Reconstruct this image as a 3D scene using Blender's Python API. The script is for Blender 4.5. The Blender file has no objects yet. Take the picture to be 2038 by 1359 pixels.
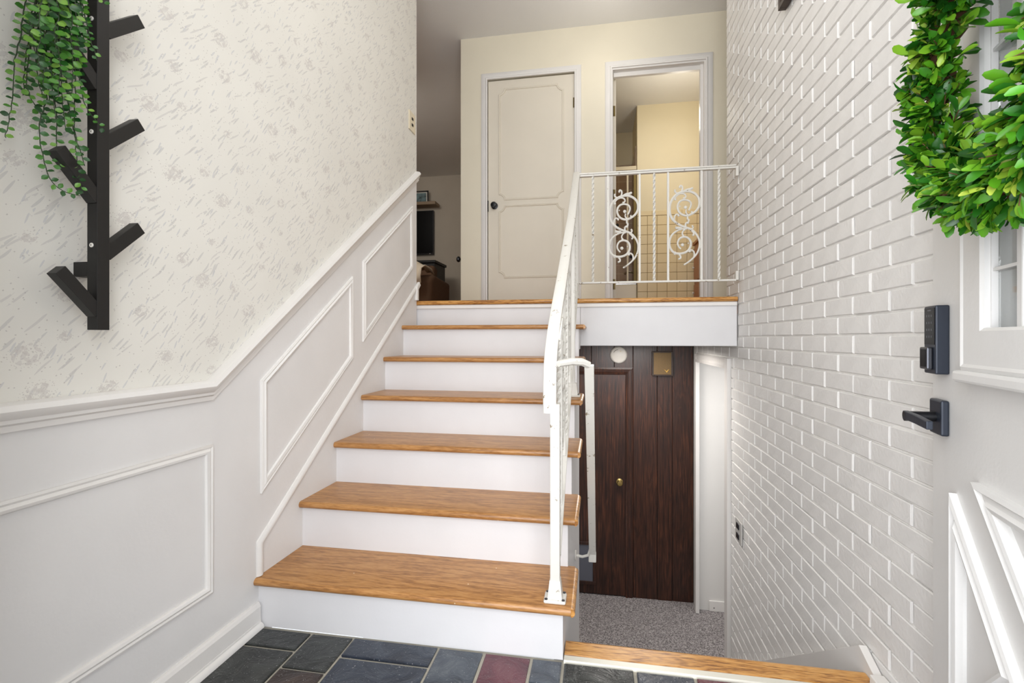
import bpy, bmesh, math, random
from mathutils import Vector, Matrix
random.seed(7)
S = bpy.context.scene
COL = S.collection
PI = math.pi

# ------------------------------------------------------------------ camera, world, lights, exposure
F = 970.5; YAW = .1742; HY = 674.1; EYE = 1.0452
cam = bpy.data.cameras.new('camera'); camo = bpy.data.objects.new('camera', cam); COL.objects.link(camo)
camo.location = (0, 0, EYE); camo.rotation_euler = (PI/2, 0, YAW)
cam.sensor_fit = 'HORIZONTAL'; cam.sensor_width = 36; cam.lens = F/2038*36
cam.shift_y = (HY-679.5)/2038
cam.clip_start = .02
S.camera = camo
S.view_settings.view_transform = 'Standard'; S.view_settings.look = 'None'
S.view_settings.gamma = 1; S.view_settings.use_curve_mapping = False
S.view_settings.exposure = 0.33

W = bpy.data.worlds.new('world'); S.world = W; W.use_nodes = True
bg = W.node_tree.nodes['Background']; bg.inputs[0].default_value = (.86, .92, 1, 1); bg.inputs[1].default_value = 1.0

def area(name, loc, target, sx, sy, power, color, spread=PI):
    l = bpy.data.lights.new(name, 'AREA'); l.shape = 'RECTANGLE'; l.size = sx; l.size_y = sy
    l.energy = power; l.color = color; l.spread = spread
    o = bpy.data.objects.new(name, l); COL.objects.link(o); o.location = loc
    o.rotation_euler = (Vector(target)-Vector(loc)).to_track_quat('-Z', 'Y').to_euler()
    return o
area('daylight_doorway', (-.1, -.7, 1.5), (-.1, 3, 1.3), 2.0, 2.4, 72, (.98, .985, 1))
area('upper_front_fill', (-.1, .15, 3.0), (-.1, 3, 2.2), 1.2, .8, 12, (.98, .985, 1))  # added fill light at the invented opening above the entrance
def globe(name, loc, power, color, r):
    l = bpy.data.lights.new(name, 'POINT'); l.energy = power; l.color = color; l.shadow_soft_size = r
    o = bpy.data.objects.new(name, l); COL.objects.link(o); o.location = loc
globe('foyer_fill', (-.15, 1.75, 2.95), 7.5, (1, .97, .93), .16)  # added fill for the upper walls and ceiling, no fixture modelled
globe('bathroom_globe', (.78, 4.9, 3.15), 9, (1, .94, .80), .1)
globe('hall_fill', (.1, 3.75, 3.3), 2.4, (1, .95, .86), .12)  # soft fill added to brighten the landing back wall, not a known fixture
area('lower_hall_fill', (.3, 3.85, .96), (.3, 3.9, -1), .5, .5, 14, (1, .95, .9))  # added light hidden under the landing to lift the dark lower hall
area('lower_room_fill', (1.7, 3.6, .9), (1.5, 4.2, -1), .8, .6, 10, (.98, .98, 1))  # unseen fill added to brighten the room beyond the lower doorway
area('living_room_fill', (-2.9, 4.7, 3.6), (-2.6, 6.6, 1.8), .8, .8, 20, (1, .95, .88))  # added fill aimed at the armchair and far wall, no real lamp there

# ------------------------------------------------------------------ materials
def newmat(name):
    m = bpy.data.materials.new(name); m.use_nodes = True
    nt = m.node_tree; return m, nt, nt.nodes['Principled BSDF']
def N(nt, kind, **kw):
    n = nt.nodes.new(kind)
    for k, v in kw.items():
        if hasattr(n, k): setattr(n, k, v)
        else: n.inputs[k].default_value = v
    return n
def L(nt, a, b): nt.links.new(a, b)
def rgb(r, g, b):
    f = lambda c: ((c/255+.055)/1.055)**2.4 if c > 10 else c/255/12.92
    return (f(r), f(g), f(b), 1)
def coords(nt, scale=(1, 1, 1), rot=(0, 0, 0), loc=(0, 0, 0)):
    tc = N(nt, 'ShaderNodeTexCoord'); mp = N(nt, 'ShaderNodeMapping')
    mp.inputs['Scale'].default_value = scale; mp.inputs['Rotation'].default_value = rot; mp.inputs['Location'].default_value = loc
    L(nt, tc.outputs['Object'], mp.inputs['Vector']); return mp.outputs['Vector']
def ramp(nt, fac, stops):
    r = N(nt, 'ShaderNodeValToRGB'); e = r.color_ramp.elements
    while len(e) < len(stops): e.new(.5)
    for i, (p, c) in enumerate(stops): e[i].position = p; e[i].color = c
    L(nt, fac, r.inputs['Fac']); return r.outputs['Color']
def bump(nt, b, h, strength=.2, dist=.01):
    n = N(nt, 'ShaderNodeBump'); n.inputs['Strength'].default_value = strength; n.inputs['Distance'].default_value = dist
    L(nt, h, n.inputs['Height']); L(nt, n.outputs['Normal'], b.inputs['Normal'])
def mixc(nt, fac, a, b):
    m = N(nt, 'ShaderNodeMix', data_type='RGBA')
    for s, v in ((0, fac), (6, a), (7, b)):
        if isinstance(v, (tuple, float, int)): m.inputs[s].default_value = v
        else: L(nt, v, m.inputs[s])
    return m.outputs[2]
def math_(nt, op, a, b=None, c=None):
    m = N(nt, 'ShaderNodeMath', operation=op)
    for i, v in enumerate((a, b, c)):
        if v is None: continue
        if isinstance(v, (int, float)): m.inputs[i].default_value = v
        else: L(nt, v, m.inputs[i])
    return m.outputs[0]

def paint(name, col, rough=.5, var=.03, scale=6, bmp=.05, specks=0, speckcol=(.05, .045, .04, 1)):
    m, nt, b = newmat(name)
    v = coords(nt); n = N(nt, 'ShaderNodeTexNoise', Scale=scale, Detail=4); L(nt, v, n.inputs['Vector'])
    dk = tuple(c*(1-var*2) for c in col[:3])+(1,); lt = tuple(min(1, c*(1+var)) for c in col[:3])+(1,)
    c = ramp(nt, n.outputs['Fac'], [(.3, dk), (.7, lt)])
    if specks:
        vo = N(nt, 'ShaderNodeTexVoronoi', Scale=specks); L(nt, v, vo.inputs['Vector'])
        sep = N(nt, 'ShaderNodeSeparateColor'); L(nt, vo.outputs['Color'], sep.inputs[0])
        on = math_(nt, 'MULTIPLY', math_(nt, 'LESS_THAN', vo.outputs['Distance'], .05), math_(nt, 'GREATER_THAN', sep.outputs[0], .8))
        c = mixc(nt, on, c, speckcol)
    L(nt, c, b.inputs['Base Color']); b.inputs['Roughness'].default_value = rough
    if bmp:
        n2 = N(nt, 'ShaderNodeTexNoise', Scale=90, Detail=2); L(nt, v, n2.inputs['Vector']); bump(nt, b, n2.outputs['Fac'], bmp, .004)
    return m

M = {}
M['trim'] = paint('white_trim_paint', rgb(229, 226, 222), .42, .015, 5, .05, 9)
M['wainscot'] = paint('wainscot_paint', rgb(226, 224, 222), .5, .02, 4, .12, 7)
M['riser'] = paint('riser_paint', rgb(220, 219, 220), .45, .015, 5, .05)
M['cream'] = paint('cream_wall_paint', rgb(232, 224, 203), .6, .015, 3, .08)
M['door_cream'] = paint('cream_door_paint', rgb(224, 216, 200), .5, .015, 3, .05)
M['ceiling'] = paint('ceiling_paint', rgb(234, 233, 230), .8, .01, 3, .15)
M['brick'] = paint('painted_brick', rgb(229, 227, 224), .5, .03, 9, .35, 5, rgb(245, 244, 240))
M['mortar'] = paint('painted_mortar', rgb(244, 242, 238), .6, .03, 14, .5)  # whiter than the brick to imitate light caught in the joints
M['living'] = paint('living_room_wall_paint', rgb(190, 180, 165), .7, .02, 3, .05)
M['lowwhite'] = paint('lower_room_wall_paint', rgb(224, 222, 218), .6, .01, 3, .05)
M['white_door'] = paint('entry_door_paint', rgb(230, 229, 227), .45, .02, 5, .1, 6)
M['bath_paint'] = paint('bathroom_wall_paint', rgb(232, 220, 190), .6, .01, 3, .04)

def simple(name, col, rough=.4, metal=0, **kw):
    m, nt, b = newmat(name)
    b.inputs['Base Color'].default_value = col; b.inputs['Roughness'].default_value = rough; b.inputs['Metallic'].default_value = metal
    for k, v in kw.items(): b.inputs[k].default_value = v
    v = coords(nt); n = N(nt, 'ShaderNodeTexNoise', Scale=25); L(nt, v, n.inputs['Vector'])
    r = N(nt, 'ShaderNodeMapRange'); r.inputs[3].default_value = rough*.85; r.inputs[4].default_value = min(1, rough*1.15)
    L(nt, n.outputs['Fac'], r.inputs[0]); L(nt, r.outputs[0], b.inputs['Roughness'])
    return m
M['black_wood'] = simple('black_stained_wood', rgb(15, 13, 12), .45)
M['black_metal'] = simple('black_metal', rgb(28, 29, 33), .32, .4)
M['black_gloss'] = simple('black_glass_panel', rgb(8, 8, 9), .3, 0, **{'Specular IOR Level': .12})
M['lock_metal'] = simple('blue_black_lock_metal', rgb(44, 50, 62), .38, .3)
M['plate_metal'] = simple('painted_metal_plate', rgb(196, 194, 190), .35)
M['steel'] = simple('dark_steel', rgb(90, 92, 98), .3, .9)
M['chrome'] = simple('chrome', rgb(200, 200, 200), .15, 1)
M['brass'] = simple('old_brass', rgb(190, 165, 105), .3, 1)
M['hinge'] = simple('tarnished_brass', rgb(105, 90, 55), .45, .8)
M['plastic'] = simple('white_plastic', rgb(232, 228, 220), .35)
M['ivory'] = simple('ivory_plastic', rgb(222, 210, 184), .4)
M['dark_hole'] = simple('dark_recess', rgb(20, 18, 16), .8)
M['orange_wood'] = simple('orange_oak_cabinet', rgb(176, 104, 40), .4)
M['brown_fabric'] = simple('brown_upholstery', rgb(92, 66, 46), .9)
M['throw'] = simple('cream_throw', rgb(236, 222, 200), .95)
M['tub'] = simple('tub_enamel', rgb(235, 226, 204), .2)
M['strip'] = simple('pale_metal_strip', rgb(226, 223, 210), .35, .2)
M['bronze_mesh'] = simple('bronze_mesh', rgb(112, 90, 58), .45, .6)
M['gold'] = simple('gold_emblem', rgb(212, 170, 80), .3, .8)
M['shelf_wood'] = simple('weathered_shelf_wood', rgb(150, 130, 106), .6)
M['paper'] = simple('picture_mat', rgb(225, 222, 214), .7)
M['frame_wood'] = simple('dark_frame_wood', rgb(52, 38, 30), .45)
M['peachglass'] = simple('pet_flap_panel', rgb(96, 98, 108), .25)

def glassmat(name, tint, rough=.02):
    m, nt, b = newmat(name)
    b.inputs['Base Color'].default_value = tint; b.inputs['Roughness'].default_value = rough
    b.inputs['Transmission Weight'].default_value = 1; b.inputs['IOR'].default_value = 1.05 if rough > .1 else 1.35
    return m
M['glass'] = glassmat('clear_glass', (.95, .97, .96, 1))
M['shower_glass'] = glassmat('frosted_glass', (.90, .80, .70, 1), .16)

def oak(name, a, b_, c, ax='x', rough=.3):
    m, nt, b = newmat(name)
    sc = {'x': (1.6, 16, 16), 'y': (16, 1.6, 16)}[ax]
    v = coords(nt, sc)
    w = N(nt, 'ShaderNodeTexNoise', Scale=1.3, Detail=3, Distortion=.6); L(nt, v, w.inputs['Vector'])
    wv = N(nt, 'ShaderNodeMath', operation='SINE')
    L(nt, math_(nt, 'MULTIPLY', w.outputs['Fac'], 34), wv.inputs[0])
    v2 = coords(nt, tuple(k*7 for k in sc)); f = N(nt, 'ShaderNodeTexNoise', Scale=3, Detail=5); L(nt, v2, f.inputs['Vector'])
    fac = math_(nt, 'ADD', math_(nt, 'MULTIPLY', wv.outputs[0], .12), math_(nt, 'MULTIPLY', f.outputs['Fac'], 1.0))
    col = ramp(nt, fac, [(.28, a), (.5, b_), (.75, c)])
    v3 = coords(nt); vo = N(nt, 'ShaderNodeTexVoronoi', Scale=55); L(nt, v3, vo.inputs['Vector'])
    sep = N(nt, 'ShaderNodeSeparateColor'); L(nt, vo.outputs['Color'], sep.inputs[0])
    on = math_(nt, 'MULTIPLY', math_(nt, 'LESS_THAN', vo.outputs['Distance'], .13), math_(nt, 'GREATER_THAN', sep.outputs[0], .985))
    col = mixc(nt, on, col, rgb(230, 215, 190))
    L(nt, col, b.inputs['Base Color']); b.inputs['Roughness'].default_value = rough
    bump(nt, b, f.outputs['Fac'], .12, .003)
    return m
M['oak'] = oak('oak_tread', rgb(138, 94, 52), rgb(172, 122, 70), rgb(190, 142, 88))
M['oak_gold'] = oak('oak_nosing', rgb(128, 80, 34), rgb(196, 140, 72), rgb(214, 164, 98))
M['oak_y'] = oak('oak_floor', rgb(130, 88, 46), rgb(176, 124, 70), rgb(190, 140, 84), 'y')

def darkwood():
    m, nt, b = newmat('dark_stained_pine')
    oi = N(nt, 'ShaderNodeObjectInfo')
    tc = N(nt, 'ShaderNodeTexCoord'); add = N(nt, 'ShaderNodeVectorMath', operation='ADD'); L(nt, tc.outputs['Object'], add.inputs[0])
    cmb = N(nt, 'ShaderNodeCombineXYZ'); L(nt, math_(nt, 'MULTIPLY', oi.outputs['Random'], 13), cmb.inputs[2]); L(nt, cmb.outputs[0], add.inputs[1])
    mp = N(nt, 'ShaderNodeMapping'); mp.inputs['Scale'].default_value = (9, 9, .9); L(nt, add.outputs[0], mp.inputs['Vector'])
    n = N(nt, 'ShaderNodeTexNoise', Scale=1.2, Detail=3, Distortion=1.2); L(nt, mp.outputs[0], n.inputs['Vector'])
    w = math_(nt, 'SINE', math_(nt, 'MULTIPLY', n.outputs['Fac'], 60))
    mp2 = N(nt, 'ShaderNodeMapping'); mp2.inputs['Scale'].default_value = (90, 90, 4); L(nt, add.outputs[0], mp2.inputs['Vector'])
    f = N(nt, 'ShaderNodeTexNoise', Scale=1, Detail=4); L(nt, mp2.outputs[0], f.inputs['Vector'])
    fac = math_(nt, 'ADD', math_(nt, 'MULTIPLY', w, .07), f.outputs['Fac'])
    col = ramp(nt, fac, [(.3, rgb(36, 22, 17)), (.55, rgb(62, 36, 26)), (.8, rgb(92, 54, 36))])
    big = N(nt, 'ShaderNodeTexNoise', Scale=2.2, Detail=2); L(nt, add.outputs[0], big.inputs['Vector'])
    col = mixc(nt, ramp(nt, big.outputs['Fac'], [(.45, (0, 0, 0, 1)), (.75, (.55, .55, .55, 1))]), col, rgb(40, 28, 26))
    L(nt, col, b.inputs['Base Color']); b.inputs['Roughness'].default_value = .33
    bump(nt, b, fac, .15, .004)
    return m
M['dark'] = darkwood()

def slate(name, a, b_, c):
    m, nt, b = newmat(name)
    oi = N(nt, 'ShaderNodeObjectInfo')
    tc = N(nt, 'ShaderNodeTexCoord'); add = N(nt, 'ShaderNodeVectorMath', operation='ADD'); L(nt, tc.outputs['Object'], add.inputs[0])
    cmb = N(nt, 'ShaderNodeCombineXYZ'); L(nt, math_(nt, 'MULTIPLY', oi.outputs['Random'], 9), cmb.inputs[2]); L(nt, cmb.outputs[0], add.inputs[1])
    n = N(nt, 'ShaderNodeTexNoise', Scale=11, Detail=6, Roughness=.65, Distortion=.8); L(nt, add.outputs[0], n.inputs['Vector'])
    col = ramp(nt, n.outputs['Fac'], [(.3, a), (.52, b_), (.72, c)])
    sp = N(nt, 'ShaderNodeTexNoise', Scale=240, Detail=1); L(nt, add.outputs[0], sp.inputs['Vector'])
    col = mixc(nt, math_(nt, 'GREATER_THAN', sp.outputs['Fac'], .735), col, rgb(165, 165, 165))
    L(nt, col, b.inputs['Base Color']); b.inputs['Roughness'].default_value = .30
    bump(nt, b, n.outputs['Fac'], .9, .008)
    return m
SL = {
 'green': slate('slate_black_green', rgb(26, 30, 30), rgb(42, 45, 45), rgb(63, 67, 65)),
 'blue': slate('slate_navy', rgb(31, 36, 47), rgb(48, 55, 67), rgb(73, 80, 90)),
 'grey': slate('slate_blue_grey', rgb(48, 53, 60), rgb(68, 75, 84), rgb(92, 97, 102)),
 'rust': slate('slate_rust_brown', rgb(30, 26, 26), rgb(52, 42, 40), rgb(77, 63, 57)),
 'maroon': slate('slate_maroon', rgb(72, 38, 47), rgb(99, 53, 62), rgb(115, 77, 80)),
}
M['grout'] = paint('tile_grout', rgb(172, 166, 152), .9, .05, 30, .4)

def carpet():
    m, nt, b = newmat('grey_carpet')
    v = coords(nt); n = N(nt, 'ShaderNodeTexNoise', Scale=105, Detail=5); L(nt, v, n.inputs['Vector'])
    col = ramp(nt, n.outputs['Fac'], [(.35, rgb(92, 87, 88)), (.5, rgb(140, 134, 133)), (.66, rgb(182, 176, 174))])
    L(nt, col, b.inputs['Base Color']); b.inputs['Roughness'].default_value = 1; bump(nt, b, n.outputs['Fac'], 1, .01)
    return m
M['carpet'] = carpet()

def iron():
    m, nt, b = newmat('chipped_white_iron_paint')
    v = coords(nt); n = N(nt, 'ShaderNodeTexNoise', Scale=38, Detail=6, Roughness=.7); L(nt, v, n.inputs['Vector'])
    n2 = N(nt, 'ShaderNodeTexNoise', Scale=6, Detail=2); L(nt, v, n2.inputs['Vector'])
    s = math_(nt, 'ADD', n.outputs['Fac'], math_(nt, 'MULTIPLY', n2.outputs['Fac'], .25))
    col = ramp(nt, s, [(.0, rgb(216, 213, 207)), (.765, rgb(214, 211, 203)), (.79, rgb(128, 112, 88))])
    L(nt, col, b.inputs['Base Color']); b.inputs['Roughness'].default_value = .45; bump(nt, b, n.outputs['Fac'], .3, .004)
    return m
M['iron'] = iron()

def leafmat(name, cols, rough=.35):
    m, nt, b = newmat(name)
    g = N(nt, 'ShaderNodeNewGeometry'); oi = N(nt, 'ShaderNodeObjectInfo')
    r = math_(nt, 'FRACT', math_(nt, 'ADD', g.outputs['Random Per Island'], oi.outputs['Random']))
    col = ramp(nt, r, cols)
    L(nt, col, b.inputs['Base Color']); b.inputs['Roughness'].default_value = rough
    v = coords(nt); n = N(nt, 'ShaderNodeTexNoise', Scale=60); L(nt, v, n.inputs['Vector']); bump(nt, b, n.outputs['Fac'], .15, .003)
    b.inputs['Subsurface Weight'].default_value = .0
    return m
M['leaf_dark'] = leafmat('artificial_vine_leaf', [(0, rgb(22, 62, 24)), (.35, rgb(40, 92, 32)), (.7, rgb(72, 128, 40)), (1, rgb(122, 164, 66))])
M['leaf_box'] = leafmat('boxwood_leaf', [(0, rgb(18, 66, 14)), (.3, rgb(42, 110, 22)), (.65, rgb(86, 150, 28)), (.9, rgb(128, 176, 44)), (1, rgb(172, 192, 70))])
M['stem'] = simple('dark_green_stem', rgb(44, 58, 34), .5)
M['twig'] = simple('brown_twig', rgb(104, 72, 46), .8)

def wallpaper():
    m, nt, b = newmat('floral_wallpaper')
    tc = N(nt, 'ShaderNodeTexCoord'); sx = N(nt, 'ShaderNodeSeparateXYZ'); L(nt, tc.outputs['Object'], sx.inputs[0])
    cm = N(nt, 'ShaderNodeCombineXYZ'); L(nt, sx.outputs[1], cm.inputs[0]); L(nt, sx.outputs[2], cm.inputs[1])
    base = cm.outputs[0]
    nz = N(nt, 'ShaderNodeTexNoise', Scale=3); L(nt, base, nz.inputs['Vector'])
    col = ramp(nt, nz.outputs['Fac'], [(.3, rgb(222, 219, 211)), (.7, rgb(227, 224, 216))])
    fine = N(nt, 'ShaderNodeTexNoise', Scale=55, Detail=2); L(nt, base, fine.inputs['Vector'])
    def warp(amount, scale):
        n = N(nt, 'ShaderNodeTexNoise', Scale=scale, Detail=1); L(nt, base, n.inputs['Vector'])
        s = N(nt, 'ShaderNodeVectorMath', operation='SUBTRACT'); L(nt, n.outputs['Color'], s.inputs[0]); s.inputs[1].default_value = (.5, .5, .5)
        k = N(nt, 'ShaderNodeVectorMath', operation='SCALE'); L(nt, s.outputs[0], k.inputs[0]); k.inputs['Scale'].default_value = amount
        a = N(nt, 'ShaderNodeVectorMath', operation='ADD'); L(nt, base, a.inputs[0]); L(nt, k.outputs[0], a.inputs[1]); return a.outputs[0]
    wv = warp(.03, 9)
    def layer(src, scale, rot, loc, radius, keep, colour, opac, seedchan):
        nonlocal col
        mp = N(nt, 'ShaderNodeMapping', vector_type='TEXTURE'); mp.inputs['Rotation'].default_value = (0, 0, rot)
        mp.inputs['Scale'].default_value = scale; mp.inputs['Location'].default_value = loc; L(nt, src, mp.inputs['Vector'])
        vo = N(nt, 'ShaderNodeTexVoronoi', Scale=1, voronoi_dimensions='2D'); L(nt, mp.outputs[0], vo.inputs['Vector'])
        sep = N(nt, 'ShaderNodeSeparateColor'); L(nt, vo.outputs['Color'], sep.inputs[0])
        on = math_(nt, 'MULTIPLY', math_(nt, 'LESS_THAN', vo.outputs['Distance'], radius), math_(nt, 'GREATER_THAN', sep.outputs[seedchan], 1-keep))
        brk = math_(nt, 'MULTIPLY', on, math_(nt, 'GREATER_THAN', fine.outputs['Fac'], .38))
        col = mixc(nt, math_(nt, 'MULTIPLY', brk, opac), col, colour)
    st = .86
    layer(wv, (.125, .0165, 1), st, (0, 0, 0), .17, .5, rgb(192, 190, 187), .6, 0)
    layer(wv, (.15, .014, 1), st-.16, (.3, .2, 0), .18, .4, rgb(198, 194, 190), .6, 1)
    layer(wv, (.08, .014, 1), st+.2, (.7, .5, 0), .16, .35, rgb(192, 192, 194), .6, 2)
    layer(wv, (.009, .007, 1), .5, (.1, .5, 0), .2, .10, rgb(176, 170, 165), .6, 0)
    # flower sprigs: petals kept only near the centres of a coarse lattice
    mp = N(nt, 'ShaderNodeMapping', vector_type='TEXTURE'); mp.inputs['Scale'].default_value = (.175, .125, 1); mp.inputs['Rotation'].default_value = (0, 0, .35); L(nt, base, mp.inputs['Vector'])
    big = N(nt, 'ShaderNodeTexVoronoi', Scale=1, voronoi_dimensions='2D', Randomness=.6); L(nt, mp.outputs[0], big.inputs['Vector'])
    rnd = N(nt, 'ShaderNodeSeparateColor'); L(nt, big.outputs['Color'], rnd.inputs[0])
    reach = math_(nt, 'ADD', .07, math_(nt, 'MULTIPLY', rnd.outputs[0], .11))
    for k, (sc, rt, c, op) in enumerate((((.028, .0115, 1), .9, rgb(202, 197, 192), .6), ((.025, .011, 1), -.5, rgb(203, 197, 191), .6), ((.007, .006, 1), 0, rgb(190, 184, 178), .55))):
        mq = N(nt, 'ShaderNodeMapping', vector_type='TEXTURE'); mq.inputs['Scale'].default_value = sc; mq.inputs['Rotation'].default_value = (0, 0, rt); L(nt, wv, mq.inputs['Vector'])
        pv = N(nt, 'ShaderNodeTexVoronoi', Scale=1, voronoi_dimensions='2D'); L(nt, mq.outputs[0], pv.inputs['Vector'])
        inside = math_(nt, 'LESS_THAN', big.outputs['Distance'], reach if k < 2 else math_(nt, 'MULTIPLY', reach, 1.35))
        pet = math_(nt, 'MULTIPLY', math_(nt, 'LESS_THAN', pv.outputs['Distance'], (.40, .34, .18)[k]), inside)
        col = mixc(nt, math_(nt, 'MULTIPLY', pet, op), col, c)
    L(nt, col, b.inputs['Base Color']); b.inputs['Roughness'].default_value = .6
    n2 = N(nt, 'ShaderNodeTexNoise', Scale=120); L(nt, base, n2.inputs['Vector']); bump(nt, b, n2.outputs['Fac'], .06, .003)
    return m
M['wallpaper'] = wallpaper()

# ------------------------------------------------------------------ mesh helpers
class MB:
    def __init__(s): s.v = []; s.f = []
    def add(s, vs, fs):
        o = len(s.v); s.v += [tuple(p) for p in vs]; s.f += [tuple(i+o for i in f) for f in fs]; return s
    def box(s, x0, y0, z0, x1, y1, z1):
        return s.add([(x0, y0, z0), (x1, y0, z0), (x1, y1, z0), (x0, y1, z0), (x0, y0, z1), (x1, y0, z1), (x1, y1, z1), (x0, y1, z1)],
                     [(3, 2, 1, 0), (4, 5, 6, 7), (0, 1, 5, 4), (1, 2, 6, 5), (2, 3, 7, 6), (3, 0, 4, 7)])
    def prism(s, poly, a, b, mp):
        n = len(poly)
        return s.add([mp(u, v, a) for u, v in poly]+[mp(u, v, b) for u, v in poly],
                     [tuple(range(n))[::-1], tuple(range(n, 2*n))]+[(i, (i+1) % n, n+(i+1) % n, n+i) for i in range(n)])
    def sweep(s, path, prof, mp, closed=False):
        """path in a 2d plane (u,v); prof (h, n): h off the plane, n along the path's left normal; mp(u,v,h)->3d"""
        n = len(path); k = len(prof); vs = []
        for i in range(n):
            p = Vector(path[i])
            a = Vector(path[i-1]) if (i > 0 or closed) else None
            b = Vector(path[(i+1) % n]) if (i < n-1 or closed) else None
            t1 = (p-a).normalized() if a is not None else (b-p).normalized()
            t2 = (b-p).normalized() if b is not None else t1
            n1 = Vector((-t1.y, t1.x)); n2 = Vector((-t2.y, t2.x)); m = (n1+n2).normalized(); m = m/max(.3, m.dot(n1))
            for h, q in prof: vs.append(mp(p.x+m.x*q, p.y+m.y*q, h))
        fs = []
        for i in range(n if closed else n-1):
            j = (i+1) % n
            for a in range(k): fs.append((i*k+a, j*k+a, j*k+(a+1) % k, i*k+(a+1) % k))
        if not closed: fs += [tuple(range(k)), tuple(range((n-1)*k, n*k))[::-1]]
        return s.add(vs, fs)
    def tube(s, pts, rad, n=8, flat=None, twist=None):
        pts = [Vector(p) for p in pts]; m = len(pts); vs = []
        if not isinstance(rad, (list, tuple)): rad = [rad]*m
        up = None
        for i in range(m):
            t = (pts[min(i+1, m-1)]-pts[max(i-1, 0)]).normalized()
            if up is None:
                up = Vector((0, 1, 0)) if abs(t.y) < .8 else Vector((1, 0, 0))
            up = (up-t*up.dot(t)).normalized(); sd = t.cross(up)
            tw = twist*i/(m-1) if twist else 0
            for a in range(n):
                an = 2*PI*a/n+tw+(PI/4 if n == 4 else 0)
                vs.append(pts[i]+(up*math.cos(an)*(flat or 1)+sd*math.sin(an))*rad[i])
        fs = [(i*n+a, i*n+(a+1) % n, (i+1)*n+(a+1) % n, (i+1)*n+a) for i in range(m-1) for a in range(n)]
        return s.add(vs, fs+[tuple(range(n))[::-1], tuple(range((m-1)*n, m*n))])
    def lathe(s, prof, c, axis='z', n=20):
        """prof [(r, h)] about an axis through c"""
        vs = []
        for r, h in prof:
            for a in range(n):
                p, q = r*math.cos(2*PI*a/n), r*math.sin(2*PI*a/n)
                d = {'z': (p, q, h), 'y': (p, h, -q), 'x': (h, p, q)}[axis]
                vs.append((c[0]+d[0], c[1]+d[1], c[2]+d[2]))
        m = len(prof)
        return s.add(vs, [(i*n+a, i*n+(a+1) % n, (i+1)*n+(a+1) % n, (i+1)*n+a) for i in range(m-1) for a in range(n)]+[tuple(range(n))[::-1], tuple(range((m-1)*n, m*n))])
    def ell(s, c, r, n=10, m=6):
        prof = [(max(1e-4, math.sin(PI*i/m)), -math.cos(PI*i/m)) for i in range(m+1)]
        vs = [(c[0]+r[0]*k*math.cos(2*PI*a/n), c[1]+r[1]*k*math.sin(2*PI*a/n), c[2]+r[2]*h) for k, h in prof for a in range(n)]
        return s.add(vs, [(i*n+a, i*n+(a+1) % n, (i+1)*n+(a+1) % n, (i+1)*n+a) for i in range(m) for a in range(n)])
    def mesh(s, name, mat, off=(0, 0, 0)):
        me = bpy.data.meshes.new(name)
        me.from_pydata([(x-off[0], y-off[1], z-off[2]) for x, y, z in s.v], [], s.f)
        bm = bmesh.new(); bm.from_mesh(me); bmesh.ops.recalc_face_normals(bm, faces=bm.faces); bm.to_mesh(me); bm.free()
        me.materials.append(mat); return me
    def build(s, name, mat, parent=None, bevel=0, smooth=False, seg=2, world=True):
        off = (0, 0, 0)
        if parent is not None and world:
            off = wloc(parent)
        me = s.mesh(name, mat, off)
        o = bpy.data.objects.new(name, me); COL.objects.link(o)
        if parent is not None: o.parent = parent
        if bevel:
            b = o.modifiers.new('bevel', 'BEVEL'); b.width = bevel; b.segments = seg; b.limit_method = 'ANGLE'; b.angle_limit = math.radians(40)
        if smooth:
            for p in me.polygons: p.use_smooth = True
            try: me.set_sharp_from_angle(angle=math.radians(42))
            except Exception: pass
        return o
def wloc(o):
    p = Vector(o.location)
    while o.parent is not None: o = o.parent; p = p+Vector(o.location)
    return tuple(p)
def tag(o, label=None, cat=None, group=None, kind=None):
    for k, v in (('label', label), ('category', cat), ('group', group), ('kind', kind)):
        if v: o[k] = v
    return o
def struct(o, label=None, cat=None): return tag(o, label, cat, None, 'structure')
def thing(name, loc, label, cat, group=None):
    o = bpy.data.objects.new(name, None); o.empty_display_size = .05; o.location = loc; COL.objects.link(o)
    return tag(o, label, cat, group)
YZ = lambda x0, sgn=1: (lambda u, v, h: (x0+sgn*h, u, v))     # plane of a side wall
XZ = lambda y0, sgn=-1: (lambda u, v, h: (u, y0+sgn*h, v))     # plane of a back wall

# ------------------------------------------------------------------ key dimensions (metres)
XL, XB = -1.2185, .8477            # left wall, brick wall
RUN, Y1 = .2687, 1.5919            # tread run, first riser
ZT = [.1804+.19*k for k in range(6)]+[1.305]   # tread tops 1..6 and landing
YF = Y1+6*RUN                      # landing riser plane
YB = 4.223                         # landing back wall
ZC = 3.725; ZLO = -1.33; ZLC = 1.0
YD = 4.6                           # dark plank wall
XS = -.112                         # side of the stair

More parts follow.
